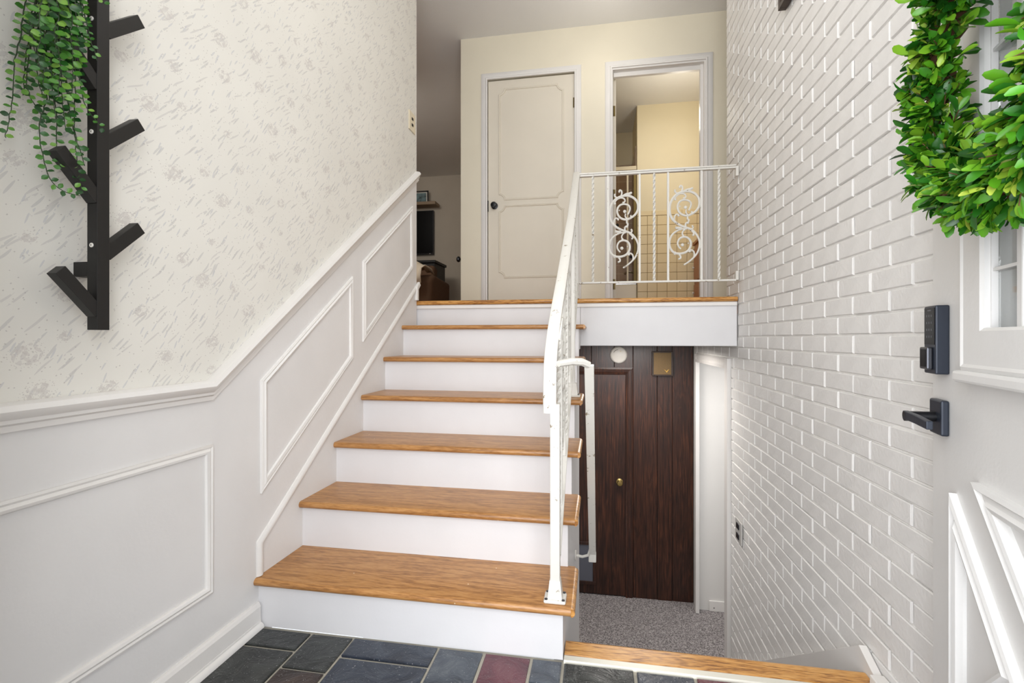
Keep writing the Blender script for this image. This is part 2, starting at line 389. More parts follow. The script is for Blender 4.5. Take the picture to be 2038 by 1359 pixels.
# ------------------------------------------------------------------ structure: floors
fl = struct(MB().box(XL-.1, -.3, -.10, XB+.1, 1.60, -.008).build('floor', M['grout']), 'slate tiled entry floor at the foot of the stairs', 'floor')
def tile(x0, y0, x1, y1, kind):
    g = .0055; dz = random.uniform(-.0012, .0012)
    b = MB(); t = [random.uniform(-.0015, .0015) for _ in range(4)]
    x0 += g; x1 -= g; y0 += g; y1 -= g
    b.add([(x0, y0, -.008), (x1, y0, -.008), (x1, y1, -.008), (x0, y1, -.008),
           (x0+t[0], y0+t[1], -.002+dz), (x1+t[2], y0+t[3], -.002+dz), (x1+t[1], y1+t[2], -.002+dz), (x0+t[3], y1+t[0], -.002+dz),
           (x0+.004, y0+.004, dz), (x1-.004, y0+.004, dz), (x1-.004, y1-.004, dz), (x0+.004, y1-.004, dz)],
          [(0, 1, 5, 4), (1, 2, 6, 5), (2, 3, 7, 6), (3, 0, 4, 7), (4, 5, 9, 8), (5, 6, 10, 9), (6, 7, 11, 10), (7, 4, 8, 11), (8, 9, 10, 11)])
    b.build('tile', SL[kind], fl)
for a in [(-1.2, 1.486, -1.0, 1.588, 'green'), (-1.2, 1.27, -1.0, 1.486, 'green'), (-1.0, 1.404, -.84, 1.588, 'green'), (-1.0, 1.25, -.84, 1.404, 'rust'),
          (-.84, 1.485, -.53, 1.588, 'blue'), (-.84, 1.27, -.53, 1.485, 'blue'), (-.53, 1.38, -.372, 1.588, 'grey'), (-.372, 1.40, -.213, 1.588, 'maroon'),
          (-.213, 1.471, -.11, 1.588, 'grey'), (-.213, 1.27, -.11, 1.471, 'rust'), (-.11, 1.44, .115, 1.583, 'green'), (.115, 1.44, .295, 1.583, 'blue'),
          (.295, 1.44, .50, 1.583, 'maroon'), (.50, 1.44, .82, 1.583, 'rust'), (-.53, 1.27, -.372, 1.38, 'blue'), (-.372, 1.27, -.213, 1.40, 'green')]:
    tile(*a)
kinds = ['green', 'blue', 'grey', 'rust', 'maroon', 'blue', 'green']
y = 1.25
row = 0
while y > .35:
    h = random.choice([.1, .155, .2]); x = -1.2
    y0 = max(y-h, .35)
    while x < .82:
        w = random.choice([.105, .157, .21, .31]); x1 = min(x+w, .82)
        if x1 > .74: x1 = .82
        top = y
        if row == 0: top = 1.25 if -1.0 <= x < -.84 else 1.27
        if row == 0 and x >= -.11: top = 1.44
        tile(x, y0, x1, min(top, 1.25) if row else 1.25, random.choice(kinds)); x = x1
    y = y0; row += 1
for a in [(-.11, 1.25, .10, 1.44, 'blue'), (.10, 1.25, .31, 1.44, 'green'), (.31, 1.25, .52, 1.44, 'grey'), (.52, 1.25, .82, 1.44, 'maroon')]: tile(*a)

lf = struct(MB().box(-4.6, YF+.035, 1.20, 2.3, 8.0, 1.300).build('floor', M['oak_y']), 'oak floor of the upper landing', 'floor')
struct(MB().box(-1.6, 3.28, ZLO-.1, 2.6, 5.2, ZLO).build('floor', M['carpet']), 'grey carpet on the lower level floor', 'floor')
# ceilings
struct(MB().box(-4.7, -.3, ZC, 2.4, 8.1, ZC+.1).build('ceiling', M['ceiling']), 'plain ceiling over the foyer and landing', 'ceiling')
struct(MB().box(-1.6, YF+.035, ZLC, 2.6, 4.7, ZLC+.03).build('ceiling', M['lowwhite']), 'ceiling of the lower hall under the landing', 'ceiling')

# ------------------------------------------------------------------ left wall
YE = 3.165                         # end of the left wall
rail = [(.42, .881), (1.358, .881), (YE, .881+.705*(YE-1.358))]
wl = struct(MB().prism(rail+[(YE, ZC), (.42, ZC)], 0, -.11, YZ(XL)).build('wall_left', M['wallpaper']), 'upper left wall in pale floral wallpaper', 'wall')
struct(MB().prism([(.42, -.05), (YE, -.05)]+rail[::-1], 0, -.11, YZ(XL)).build('wall_left', M['wainscot']), 'white painted wainscot below the chair rail on the left wall', 'wall')
cr = [(0, -.031), (.010, -.031), (.012, -.018), (.019, -.013), (.020, -.005), (.030, .003), (.035, .014), (.030, .026), (.014, .031), (0, .031)]
struct(MB().sweep(rail, cr, YZ(XL)).build('trim_1', M['trim'], smooth=True), 'white chair rail bending up the left wall', 'trim')
pm = [(0, -.014), (.007, -.014), (.010, -.008), (.007, -.003), (.012, .004), (.009, .011), (.004, .014), (0, .014)]
pm_in = [(h, -q) for h, q in pm]
def molding(name, poly, mp, w=.014, prof=None, mat=None, lab=None, parent=None):
    c = Vector((sum(p[0] for p in poly)/len(poly), sum(p[1] for p in poly)/len(poly)))
    ar = sum(poly[i][0]*poly[(i+1) % len(poly)][1]-poly[(i+1) % len(poly)][0]*poly[i][1] for i in range(len(poly)))
    if ar < 0: poly = poly[::-1]
    # inset by w so poly is the outer edge (ccw: left normal points inward)
    b = MB(); k = w/.014
    b.sweep(poly, [(h*min(1, k), (q+.014)*k) for h, q in (prof or pm)], mp, True)
    return b.build(name, mat or M['trim'], parent, smooth=True)
struct(molding('trim_2', [(.50, .232), (1.372, .232), (1.372, .708), (.50, .708)], YZ(XL)), 'rectangular panel moulding on the wainscot of the left wall', 'trim')
struct(molding('trim_3', [(1.600, .478), (2.278, .947), (2.278, 1.360), (1.600, .893)], YZ(XL)), 'slanted panel moulding beside the lower treads', 'trim')
struct(molding('trim_4', [(2.388, 1.030), (3.082, 1.513), (3.082, 1.930), (2.388, 1.452)], YZ(XL)), 'slanted panel moulding beside the upper treads', 'trim')
sk = [(1.592, .1825), (1.592, .302), (YE, .302+.70*(YE-1.592))]
struct(MB().sweep(sk, [(0, -.013), (.009, -.013), (.013, -.004), (.011, .006), (.005, .013), (0, .013)], YZ(XL)).build('trim_5', M['trim'], smooth=True), 'white stair skirt moulding climbing the left wall', 'trim')
struct(MB().sweep([(3.150, 1.305), (3.150, 1.385), (3.19, 1.42)], [(0, -.01), (.02, -.01), (.02, .02), (0, .02)], YZ(XL)).build('trim_6', M['trim'], bevel=.004), 'white return of the skirt moulding at the landing', 'trim')
struct(MB().sweep([(.42, .046), (1.585, .046)], [(0, -.046), (.016, -.046), (.016, -.02), (.0145, -.02), (.0145, .03), (.010, .040), (.006, .0455), (0, .0455)], YZ(XL)).build('baseboard_left', M['trim']), 'white baseboard along the left wall at floor level', 'baseboard')
struct(MB().sweep([(.42, .009), (1.585, .009)], [(.016, -.009), (.028, -.009), (.027, 0), (.022, .007), (.016, .010)], YZ(XL)).build('trim_7', M['trim'], smooth=True), 'white shoe moulding against the slate floor', 'trim')

# ------------------------------------------------------------------ brick wall
bw = struct(MB().prism([(.42, -1.40), (3.36, -1.40), (3.36, .918), (4.54, .918), (4.54, 1.0), (3.47, 1.0), (3.47, ZC), (.42, ZC)], .0095, .11, YZ(XB)).build('wall_right', M['mortar']),
            'white painted brick wall on the right of the stairwell', 'wall')
def brickmesh(l, h=.0602):
    c, c2 = .0028, .0006
    vs = []
    for x, i in ((.0096, 0), (.0052, c2), (.0028, c)):
        vs += [(x, -l/2+i, -h/2+i), (x, l/2-i, -h/2+i), (x, l/2-i, h/2-i), (x, -l/2+i, h/2-i)]
    fs = [(8, 9, 10, 11)]
    for k in (0, 4): fs += [(k+a, k+(a+1) % 4, k+4+(a+1) % 4, k+4+a) for a in range(4)]
    me = bpy.data.meshes.new('brick'); me.from_pydata(vs, [], fs)
    bm = bmesh.new(); bm.from_mesh(me); bmesh.ops.recalc_face_normals(bm, faces=bm.faces); bm.to_mesh(me); bm.free()
    me.materials.append(M['brick']); return me
def cut(y0, y1, zc):
    """clip a brick to the wall outline"""
    lo = .42; hi = 3.36 if zc < .92 else (4.54 if zc < ZLC-.02 else (3.20 if zc < 1.29 else 3.47))
    return max(y0, lo), min(y1, hi)
def proj(x, y, z):
    s, c = math.sin(YAW), math.cos(YAW); d = -s*x+c*y
    return 1019+F*(c*x+s*y)/d, HY-F*(z-EYE)/d, d
PB, PC = .2101, .0667
cand = []
for k in range(-37, 41):
    z0 = 1.058+k*PC; zc = z0+PC/2
    if zc > ZC-.03 or zc < -1.36: continue
    ph = 0 if k % 2 == 0 else .5
    j = -8
    for j in range(-8, 16):
        ya = 3.277-.10506*16.83+(j+ph)*PB*1.0-.0
        y0, y1 = cut(ya+.0045, ya+PB-.0045, zc)
        if y1-y0 < .02: continue
        yc = (y0+y1)/2
        px, py, d = proj(XB, yc, zc)
        pxa = proj(XB, max(y0, .5), zc)[0]; pxb = proj(XB, y1, zc)[0]
        vis = d > .3 and 0 < px < 2060 and -30 < py < 1390 and pxb < 1850
        if zc < .07-(yc-1.73)*.705 and yc < 2.6: vis = False
        if zc < -.615*(yc) + 1.05 and px < 1730 and py > 1300: vis = False
        cand.append((-(abs(pxa-pxb)*F*PC/d) if vis else 0, y0, y1, zc))
cand.sort()
shared = {}
rest = MB()
for i, (a, y0, y1, zc) in enumerate(cand):
    l = round(y1-y0, 3); yc = (y0+y1)/2
    if i < 300 and a < 0:
        if l not in shared: shared[l] = brickmesh(l)
        o = bpy.data.objects.new('brick', shared[l]); COL.objects.link(o); o.parent = bw
        o.location = (XB+random.uniform(-.0012, .0012), yc+random.uniform(-.0015, .0015), zc+random.uniform(-.001, .001))
        o.rotation_euler = (random.uniform(-.006, .006), random.uniform(-.012, .012), random.uniform(-.006, .006))
    else:
        dx = random.uniform(-.0012, .0012); h = .0301; c = .0028; q = random.uniform(-.0015, .0015); l2 = l/2; yc += q
        vs = []
        for x, e in ((.0096, 0), (.0052, .0006), (.0028, c)):
            vs += [(XB+dx+x, yc-l2+e, zc-h+e), (XB+dx+x, yc+l2-e, zc-h+e), (XB+dx+x, yc+l2-e, zc+h-e), (XB+dx+x, yc-l2+e, zc+h-e)]
        rest.add(vs, [(8, 9, 10, 11)]+[(k+p, k+(p+1) % 4, k+4+(p+1) % 4, k+4+p) for k in (0, 4) for p in range(4)])
tag(rest.build('bricks', M['brick'], bw), kind='stuff')

# ------------------------------------------------------------------ upper back wall with the closet door and the bathroom opening
mz = XZ(YB)
back = MB()
def wallpiece(x0, z0, x1, z1): back.box(x0, YB, z0, x1, YB+.11, z1)
wallpiece(-1.209, 1.30, -.975, ZC); wallpiece(-.975, 3.345, -.185, ZC); wallpiece(-.185, 1.30, .118, ZC); wallpiece(.118, 3.345, .875, ZC); wallpiece(.875, 1.30, 2.2, ZC)
struct(back.build('wall_back', M['cream']), 'cream wall behind the upper landing', 'wall')
struct(MB().box(-1.209, YB+.11, 1.30, -1.10, 5.6, ZC).build('wall_side', M['living']), 'wall of the hall running back past the closet', 'wall')
cas = [(0, 0), (.016, 0), (.018, .012), (.012, .018), (.014, .045), (.008, .056), (0, .058)]
def casing(name, x0, x1, ztop, label, mat='trim', z0=1.30, y=YB, w=1.0):
    p = [(x0, z0), (x0, ztop), (x1, ztop), (x1, z0)]
    return struct(MB().sweep(p, [(h, q*w) for h, q in cas], XZ(y)).build(name, M[mat], smooth=True), label, 'trim')
casing('trim_8', -.963, -.197, 3.338, 'white casing around the closed closet door')
casing('trim_9', .118, .872, 3.338, 'white casing around the bathroom doorway')
jb = MB(); jb.box(.100, YB-.002, 1.30, .126, YB+.115, 3.345); jb.box(.862, YB-.002, 1.30, .89, YB+.115, 3.345); jb.box(.126, YB-.002, 3.325, .862, YB+.115, 3.35)
jb.box(.838, YB+.04, 1.30, .862, YB+.085, 3.325); jb.box(.134, YB+.05, 3.29, .84, YB+.08, 3.325)
struct(jb.build('trim_10', M['trim']), 'white jambs and head stop inside the bathroom doorway', 'trim')
# closet door
d2 = struct(MB().box(-.961, YB+.012, 1.312, -.1995, YB+.047, 3.331).build('door_2', M['door_cream'], bevel=.002), 'closed cream closet door with two raised panel mouldings', 'door')
def notched(x0, z0, x1, z1, r=.05, tl=True, bl=True):
    pts = []
    def arc(cx, cz, a0, a1):
        for i in range(7):
            a = a0+(a1-a0)*i/6; pts.append((cx+r*math.cos(a), cz+r*math.sin(a)))
    arc(x0, z0, PI/2, 0); arc(x1, z0, PI, PI/2); arc(x1, z1, 3*PI/2, PI); arc(x0, z1, 0, -PI/2)
    return pts
pdm = [(0, 0), (.006, .001), (.008, .006), (.005, .010), (.007, .015), (0, .018)]
for a in ((-.866, 2.268, -.288, 3.258), (-.866, 1.580, -.288, 2.226)):
    MB().sweep(notched(*a), pdm, XZ(YB+.012), True).build('panel_moulding', M['door_cream'], d2, smooth=False)
k = tag(MB().lathe([(.002, 0), (.028, 0), (.030, -.006), (.012, -.012), (.010, -.03), (.024, -.038), (.027, -.05), (.022, -.060), (.008, -.063), (.001, -.063)], (-.901, YB+.012, 2.222), 'y').build('knob', M['black_metal'], d2, smooth=True), 'round black door knob')
MB().box(-.964, YB-.004, 2.175, -.957, YB+.014, 2.27).build('strike_plate', M['dark_hole'], d2)
def hinge(x, y, z, parent, mat='hinge', h=.085):
    MB().lathe([(.006, -h/2), (.006, h/2)], (x, y, z), 'z', 8).box(x-.012, y, z-h/2, x+.012, y+.006, z+h/2).build('hinge', M[mat], parent)
for z in (3.08, 2.32, 1.52): hinge(-.198, YB+.004, z, d2)

# ------------------------------------------------------------------ bathroom
YQ = 5.77
wb = MB(); wb.box(.445, YQ, 1.30, 1.7, YQ+.1, ZC)
wq = struct(wb.build('wall_bathroom', M['bath_paint']), 'cream bathroom wall with a tiled lower half', 'wall')
struct(MB().box(-.5, YQ, 3.49, .445, YQ+.1, ZC).build('wall_bathroom', M['bath_paint']), 'cream header wall above the shower alcove', 'wall') if False else None
struct(MB().box(-.6, 6.5, 1.30, .55, 6.6, ZC).build('wall_alcove', M['bath_paint']), 'wall at the back of the tub alcove', 'wall')
struct(MB().box(.445, YQ+.1, 1.30, .545, 6.5, ZC).build('wall_alcove', M['bath_paint']), 'end wall of the tub alcove', 'wall')
struct(MB().box(-.7, YB+.11, 1.30, -.6, 6.6, ZC).build('wall_bathroom', M['bath_paint']), 'left wall of the bathroom', 'wall')
struct(MB().box(1.62, YB+.11, 1.30, 1.72, 5.87, ZC).build('wall_bathroom', M['bath_paint']), 'right wall of the bathroom behind the vanity', 'wall')
tb = MB().add([(-.0525, 0, -.0525), (.0525, 0, -.0525), (.0525, 0, .0525), (-.0525, 0, .0525), (-.0525, -.004, -.0525), (.0525, -.004, -.0525), (.0525, -.004, .0525), (-.0525, -.004, .0525),
               (-.050, -.006, -.050), (.050, -.006, -.050), (.050, -.006, .050), (-.050, -.006, .050)],
              [(a, (a+1) % 4, 4+(a+1) % 4, 4+a) for a in range(4)]+[(4+a, 4+(a+1) % 4, 8+(a+1) % 4, 8+a) for a in range(4)]+[(8, 9, 10, 11)])
M['tile'] = simple('cream_glazed_tile', rgb(236, 218, 178), .18)
M['tile_grout'] = simple('brown_tile_grout', rgb(150, 124, 84), .9)
M['tub_tile'] = simple('pinkish_tub_tile', rgb(196, 172, 150), .25)
tme = tb.mesh('tile', M['tile'])
MB().box(.448, YQ-.0015, 1.30, 1.62, YQ+.001, 2.505).build('grout', M['tile_grout'], wq)
for i in range(8):
    for j in range(11):
        x = .448+.055+i*.1085; z = 2.397-j*.1085
        if z < 1.36: continue
        o = bpy.data.objects.new('tile', tme); COL.objects.link(o); o.parent = wq; o.location = (x, YQ-.0015, z)
MB().box(.449, YQ-.0065, 1.301, 1.615, YQ-.0015, 1.366).build('base_tile', M['tile'], wq, bevel=.002)
for i in range(6): MB().box(.449+i*.163, YQ-.008, 2.455, .449+i*.163+.161, YQ-.0015, 2.508).build('cap_tile', M['tile'], wq, bevel=.002)
# tub with sliding doors
tubt = thing('bathtub', (-.05, 6.1, 1.30), 'cream bathtub rim and apron behind the bathroom doorway', 'bathtub')
MB().box(-.595, YQ+.005, 1.301, .44, YQ+.08, 1.67).build('apron', M['tub'], tubt, bevel=.01)
MB().box(-.595, YQ+.08, 1.301, .44, 6.49, 1.42).box(-.595, 6.40, 1.42, .44, 6.49, 1.67).build('basin', M['tub'], tubt)
sd = thing('shower_door', (-.05, YQ+.04, 1.67), 'sliding shower door with a pale frame and frosted glass', 'shower door')
MB().box(-.595, YQ+.012, 2.995, .44, YQ+.062, 3.04).build('header_rail', M['ivory'], sd, bevel=.004)
MB().box(-.595, YQ+.015, 1.671, .44, YQ+.06, 1.695).build('track', M['chrome'], sd, bevel=.003)
MB().box(.405, YQ+.012, 1.695, .44, YQ+.06, 2.995).build('side_frame', M['hinge'], sd, bevel=.003)
MB().box(.33, YQ+.03, 1.697, .35, YQ+.045, 2.993).build('glass_stile', M['ivory'], sd, bevel=.002)
MB().box(-.59, YQ+.034, 1.697, .33, YQ+.040, 2.993).build('glass', M['shower_glass'], sd)
MB().ell((.222, YQ+.012, 2.36), (.018, .02, .022)).build('knob', M['black_metal'], sd, smooth=True)
tt = MB(); al = bpy.data.objects
ta = struct(MB().box(-.6, 6.488, 1.67, .444, 6.499, 3.30).box(.434, YQ+.1, 1.67, .444, 6.488, 3.30).build('wall_tile', M['tub_tile']), 'pinkish tiled surround of the tub', 'wall')
gl = MB()
for i in range(15): gl.box(-.6, 6.4868, 1.67+i*.1085, .434, 6.4882, 1.674+i*.1085)
for i in range(9): gl.box(-.6+i*.1085, 6.4868, 1.67, -.596+i*.1085, 6.4882, 3.30)
gl.build('grout_lines', M['bath_paint'], ta)
sh = thing('shower_head', (.40, 6.15, 3.12), 'chrome shower head on a bent arm above the tub', 'shower head')
MB().tube([(.434, 6.15, 3.10), (.40, 6.15, 3.125), (.36, 6.15, 3.13), (.32, 6.15, 3.10)], .009).build('arm', M['chrome'], sh, smooth=True)
MB().lathe([(.012, .02), (.03, -.02), (.03, -.028), (.002, -.028)], (.31, 6.15, 3.085), 'z', 14).build('head', M['chrome'], sh, smooth=True)
fc = thing('tub_faucet', (.43, 6.15, 2.02), 'chrome tub faucet with a dark handle', 'faucet')
MB().tube([(.434, 6.15, 1.86), (.35, 6.15, 1.865), (.32, 6.15, 1.84)], .014).build('spout', M['chrome'], fc, smooth=True)
MB().lathe([(.002, 0), (.05, 0), (.05, -.008), (.016, -.012), (.016, -.05), (.002, -.05)], (.434, 6.15, 2.05), 'x', 14).build('handle', M['black_metal'], fc, smooth=True)
# vanity
vn = thing('vanity', (1.3, 5.2, 1.30), 'orange oak bathroom vanity seen through the doorway', 'vanity')
MB().box(1.06, 4.75, 1.301, 1.615, 5.70, 2.08).build('cabinet', M['orange_wood'], vn, bevel=.004)
MB().box(1.04, 4.73, 2.08, 1.618, 5.72, 2.112).build('countertop', M['orange_wood'], vn, bevel=.006)
for z0, z1, kz in ((1.38, 1.64, 1.548), (1.68, 2.04, 1.824)):
    for y0 in (4.80, 5.26):
        dr = MB().box(1.044, y0, z0, 1.06, y0+.40, z1).build('drawer', M['orange_wood'], vn, bevel=.004)
        MB().lathe([(.002, -.022), (.013, -.020), (.014, -.010), (.006, -.004), (.006, 0)], (1.044, y0+.365, kz), 'x', 10).build('knob', M['plastic'], dr, smooth=True)
# open bathroom door, folded back into the bathroom
d3 = struct(MB().box(.121, YB+.12, 1.312, .156, YB+.82, 3.32).build('door_3', M['door_cream'], bevel=.002), 'bathroom door standing open inside the room', 'door')
for z in (3.03, 2.30, 1.52): MB().lathe([(.005, -.045), (.005, .045)], (.132, YB+.1165, z), 'z', 8).box(.132, YB+.1165, z-.045, .150, YB+.1195, z+.045).build('hinge', M['hinge'], d3)

# ------------------------------------------------------------------ living room beyond the left wall
struct(MB().box(-4.6, 7.7, 1.30, -1.0, 7.8, ZC).build('wall_far', M['living']), 'far wall of the dim living room', 'wall')
struct(MB().box(-4.7, 2.0, 1.30, -4.6, 7.8, ZC).build('wall_far', M['living']), 'side wall of the dim living room', 'wall')
struct(MB().box(-4.6, 2.9, 1.20, -1.33, 3.0, ZC).build('wall_front', M['living']), 'near wall of the living room', 'wall')
struct(MB().box(-1.2, 5.6, 1.30, -1.1, 7.7, ZC).build('wall_side', M['living']), 'right wall of the living room', 'wall')
tv = thing('television', (-3.25, 7.66, 2.79), 'black flat television on the far wall under the shelf', 'television')
MB().box(-3.88, 7.64, 2.43, -2.651, 7.69, 3.15).build('bezel', M['black_metal'], tv, bevel=.004)
MB().box(-3.87, 7.636, 2.45, -2.661, 7.641, 3.14).build('screen', M['black_gloss'], tv)
MB().box(-2.72, 7.634, 2.437, -2.70, 7.641, 2.443).build('indicator', M['plastic'], tv)
shf = tag(MB().box(-4.0, 7.48, 3.205, -2.565, 7.70, 3.255).build('floating_shelf', M['shelf_wood'], bevel=.004), 'long wooden shelf above the television', 'shelf')
pf = thing('picture_frame', (-2.86, 7.62, 3.255), 'small black framed landscape picture leaning on the shelf', 'picture')
tl = .035
def lean(b): return b.add([], [])
fr = MB()
for x0, z0, x1, z1 in ((-3.0, 0, -2.98, .21), (-2.745, 0, -2.725, .21), (-3.0, 0, -2.725, .02), (-3.0, .19, -2.725, .21)): fr.box(x0, 7.60, 3.255+z0, x1, 7.62, 3.255+z1)
fr.build('frame', M['black_wood'], pf, bevel=.002)
MB().box(-2.985, 7.612, 3.27, -2.74, 7.62, 3.45).build('mat', M['paper'], pf)
M['picture_art'] = paint('picture_print', rgb(112, 138, 142), .5, .45, 14, 0)
MB().box(-2.965, 7.609, 3.29, -2.765, 7.613, 3.43).build('print', M['picture_art'], pf)
cn = thing('media_console', (-2.75, 7.05, 1.30), 'black console cabinet below the television', 'cabinet')
MB().box(-3.9, 6.85, 1.40, -2.36, 7.35, 2.16).build('cabinet', M['black_wood'], cn, bevel=.005)
MB().box(-3.92, 6.83, 2.16, -2.34, 7.37, 2.20).build('top', M['black_wood'], cn, bevel=.006)
for x in (-3.85, -2.44):
    for yy in (6.90, 7.25): MB().box(x, yy, 1.301, x+.05, yy+.05, 1.40).build('leg', M['black_wood'], cn)
ch = thing('armchair', (-2.5, 5.95, 1.30), 'brown upholstered armchair in front of the console', 'armchair')
MB().box(-2.95, 5.62, 1.36, -2.20, 6.35, 1.66).build('seat', M['brown_fabric'], ch, bevel=.05, seg=4, smooth=True)
MB().prism([(5.62, 1.32), (6.38, 1.32), (6.42, 1.80), (5.80, 1.84), (5.66, 1.78)], -2.20, -1.985, lambda u, v, h: (h, u, v)).build('arm', M['brown_fabric'], ch, bevel=.05, seg=4, smooth=True)
MB().prism([(5.62, 1.32), (6.38, 1.32), (6.42, 1.80), (5.80, 1.84), (5.66, 1.78)], -3.15, -2.95, lambda u, v, h: (h, u, v)).build('arm', M['brown_fabric'], ch, bevel=.05, seg=4, smooth=True)
MB().prism([(6.18, 1.5), (6.40, 1.5), (6.52, 2.02), (6.36, 2.06)], -2.96, -2.19, lambda u, v, h: (h, u, v)).build('backrest', M['brown_fabric'], ch, bevel=.05, seg=4, smooth=True)
for x in (-3.1, -2.1):
    for yy in (5.70, 6.25): MB().box(x, yy, 1.301, x+.05, yy+.05, 1.34).build('leg', M['black_wood'], ch)
th = MB()
pr = [(5.56, 1.74), (5.555, 1.85), (5.60, 1.95), (5.74, 2.0), (5.95, 1.99), (6.05, 1.94)]
vs = []; nx = 9
for i in range(nx):
    x = -2.42+.041*i; 
    for jn, (u, v) in enumerate(pr): vs.append((x, u+.012*math.sin(i*1.9+jn), v+.012*math.sin(i*2.3+jn*.7)+(.0 if i < 6 else -.018*(i-5))+(.05*math.sin(i*.9) if jn == 0 else 0)))
th.add(vs, [(i*6+j, i*6+j+1, (i+1)*6+j+1, (i+1)*6+j) for i in range(nx-1) for j in range(5)])
to = tag(th.build('throw_blanket', M['throw'], smooth=True), 'cream throw draped over the brown armchair', 'blanket')
sm = to.modifiers.new('solid', 'SOLIDIFY'); sm.thickness = .012
# doorknob poking out past the corner
d5 = struct(MB().box(-1.224, YB+.111, 1.312, -1.2095, 5.10, 3.33).build('door_5', M['door_cream']), 'hall door set in the wall past the landing corner', 'door')
MB().lathe([(.002, -.07), (.02, -.068), (.028, -.055), (.024, -.042), (.01, -.035), (.01, -.008), (.03, -.006), (.03, 0)], (-1.224, 4.385, 1.785), 'x', 16).build('knob', M['black_metal'], d5, smooth=True)

# ------------------------------------------------------------------ staircase
st = thing('staircase', (-.65, Y1, 0), 'upper flight of stairs with oak treads and white risers', 'staircase')
def bull(yf, yb, z, t, r=.011):
    """tread profile in (y,z): rounded nose at yf"""
    p = []
    for i in range(9):
        a = -PI/2+PI*i/8; p.append((yf+t/2-t/2*math.cos(a), z-t/2+t/2*math.sin(a)))
    return p+[(yb, z), (yb, z-t)]
NR = -.0717
for k in range(6):
    yf = Y1+k*RUN-.0281; z = ZT[k]
    b = MB(); prof = bull(yf, Y1+(k+1)*RUN+.006, z, .027)
    b.prism(prof, XL+.0005, NR-.013, lambda u, v, h: (h, u, v))
    # rounded side nosing at the open end
    n = len(prof)
    for i in range(1, 5):
        a = PI/2*i/4
    tr = b.build('tread', M['oak'], st, smooth=True)
    e = MB(); yb = Y1+(k+1)*RUN-.002
    arc = [(NR-.013+.013*math.sin(PI*i/8), z-.0135+.0135*math.cos(PI*i/8)) for i in range(9)]
    e.prism(arc, yf+.004, yb, lambda u, v, h: (u, h, v)); e.build('side_nosing', M['oak_gold'], tr, smooth=True)
    z0 = 0 if k == 0 else ZT[k-1]
    MB().box(XL, Y1+k*RUN, z0, XS, Y1+k*RUN+.018, z-.027).build('riser', M['riser'], st)
MB().box(XL-.10, YF, ZT[5]-.03, XS-.001, YF+.030, 1.2755).build('riser', M['riser'], st)
# closed side wall below the treads
side = [(Y1+.018, -.35), (Y1+.018, ZT[0]-.027)]
for k in range(1, 6): side += [(Y1+k*RUN+.018, ZT[k-1]-.027), (Y1+k*RUN+.018, ZT[k]-.027)]
side += [(YF, ZT[5]-.027), (YF, .98), (3.0, .98), (3.0, ZLO), (2.4, ZLO), (1.8, -.5)]
struct(MB().prism(side, XS-.03, XS, lambda u, v, h: (h, u, v)).build('wall_stair', M['riser']), 'white side wall below the open ends of the treads', 'wall')
# landing edge
tag(MB().prism(bull(YF-.0281, YF+.05, 1.305, .029), XL-.012, XB-.004, lambda u, v, h: (h, u, v)).build('landing_nosing', M['oak_gold'], smooth=True), 'oak nosing along the front edge of the upper landing', 'nosing')
struct(MB().box(XL-.10, YF-.012, 1.250, XB-.002, YF-.0005, 1.2755).build('trim_11', M['trim'], bevel=.004), 'thin white moulding under the landing nosing', 'trim')
struct(MB().box(XS, YF, 1.0, XB-.001, YF+.032, 1.2755).build('trim_12', M['riser'], bevel=.003), 'white fascia board below the landing railing', 'trim')
# entry-level nosing at the head of the lower flight
tag(MB().prism([(1.618, -.03), (1.618, -.002), (1.622, .002), (1.690, .002), (1.700, -.002), (1.704, -.011), (1.698, -.022), (1.688, -.027), (1.688, -.03)], XS+.003, .822, lambda u, v, h: (h, u, v)).build('landing_nosing', M['oak_gold']),
    'wide oak nosing at the edge of the slate floor', 'nosing')
tag(MB().prism([(1.585, -.006), (1.588, .0035), (1.612, .0035), (1.617, -.004), (1.617, -.01), (1.585, -.01)], XS+.003, .822, lambda u, v, h: (h, u, v)).build('edge_strip', M['strip']),
    'pale metal edge strip between the slate and the oak nosing', 'strip')
# lower flight
ls = thing('staircase', (.35, 1.70, ZLO), 'lower flight of stairs going down behind the oak nosing', 'staircase')
for k in range(1, 7):
    yy = 1.675+(k-1)*RUN; z = -k*.19
    MB().box(XS+.002, yy+.001, z-.03, .823, yy+RUN+.02, z).build('tread', M['carpet'], ls, bevel=.008)
    MB().box(XS+.002, yy, z, .823, yy+.015, z+.19-.031).build('riser', M['riser'], ls)
MB().box(XS+.002, 1.675+6*RUN, ZLO, .823, 1.675+6*RUN+.015, ZLO+.16).build('riser', M['riser'], ls)
struct(MB().prism([(1.64, -.10), (1.64, .022), (1.662, .032), (1.733, .064), (3.35, .064-1.617*.703), (3.35, -1.33), (3.0, -1.33)], 0, .024, YZ(XB, -1)).build('trim_13', M['trim'], bevel=.002), 'white skirt board on the brick wall beside the lower stairs', 'trim')
struct(MB().box(XB-.040, .55, 0, XB, 1.638, .033).build('baseboard_right', M['trim'], bevel=.003), 'low white baseboard at the foot of the brick wall', 'baseboard')

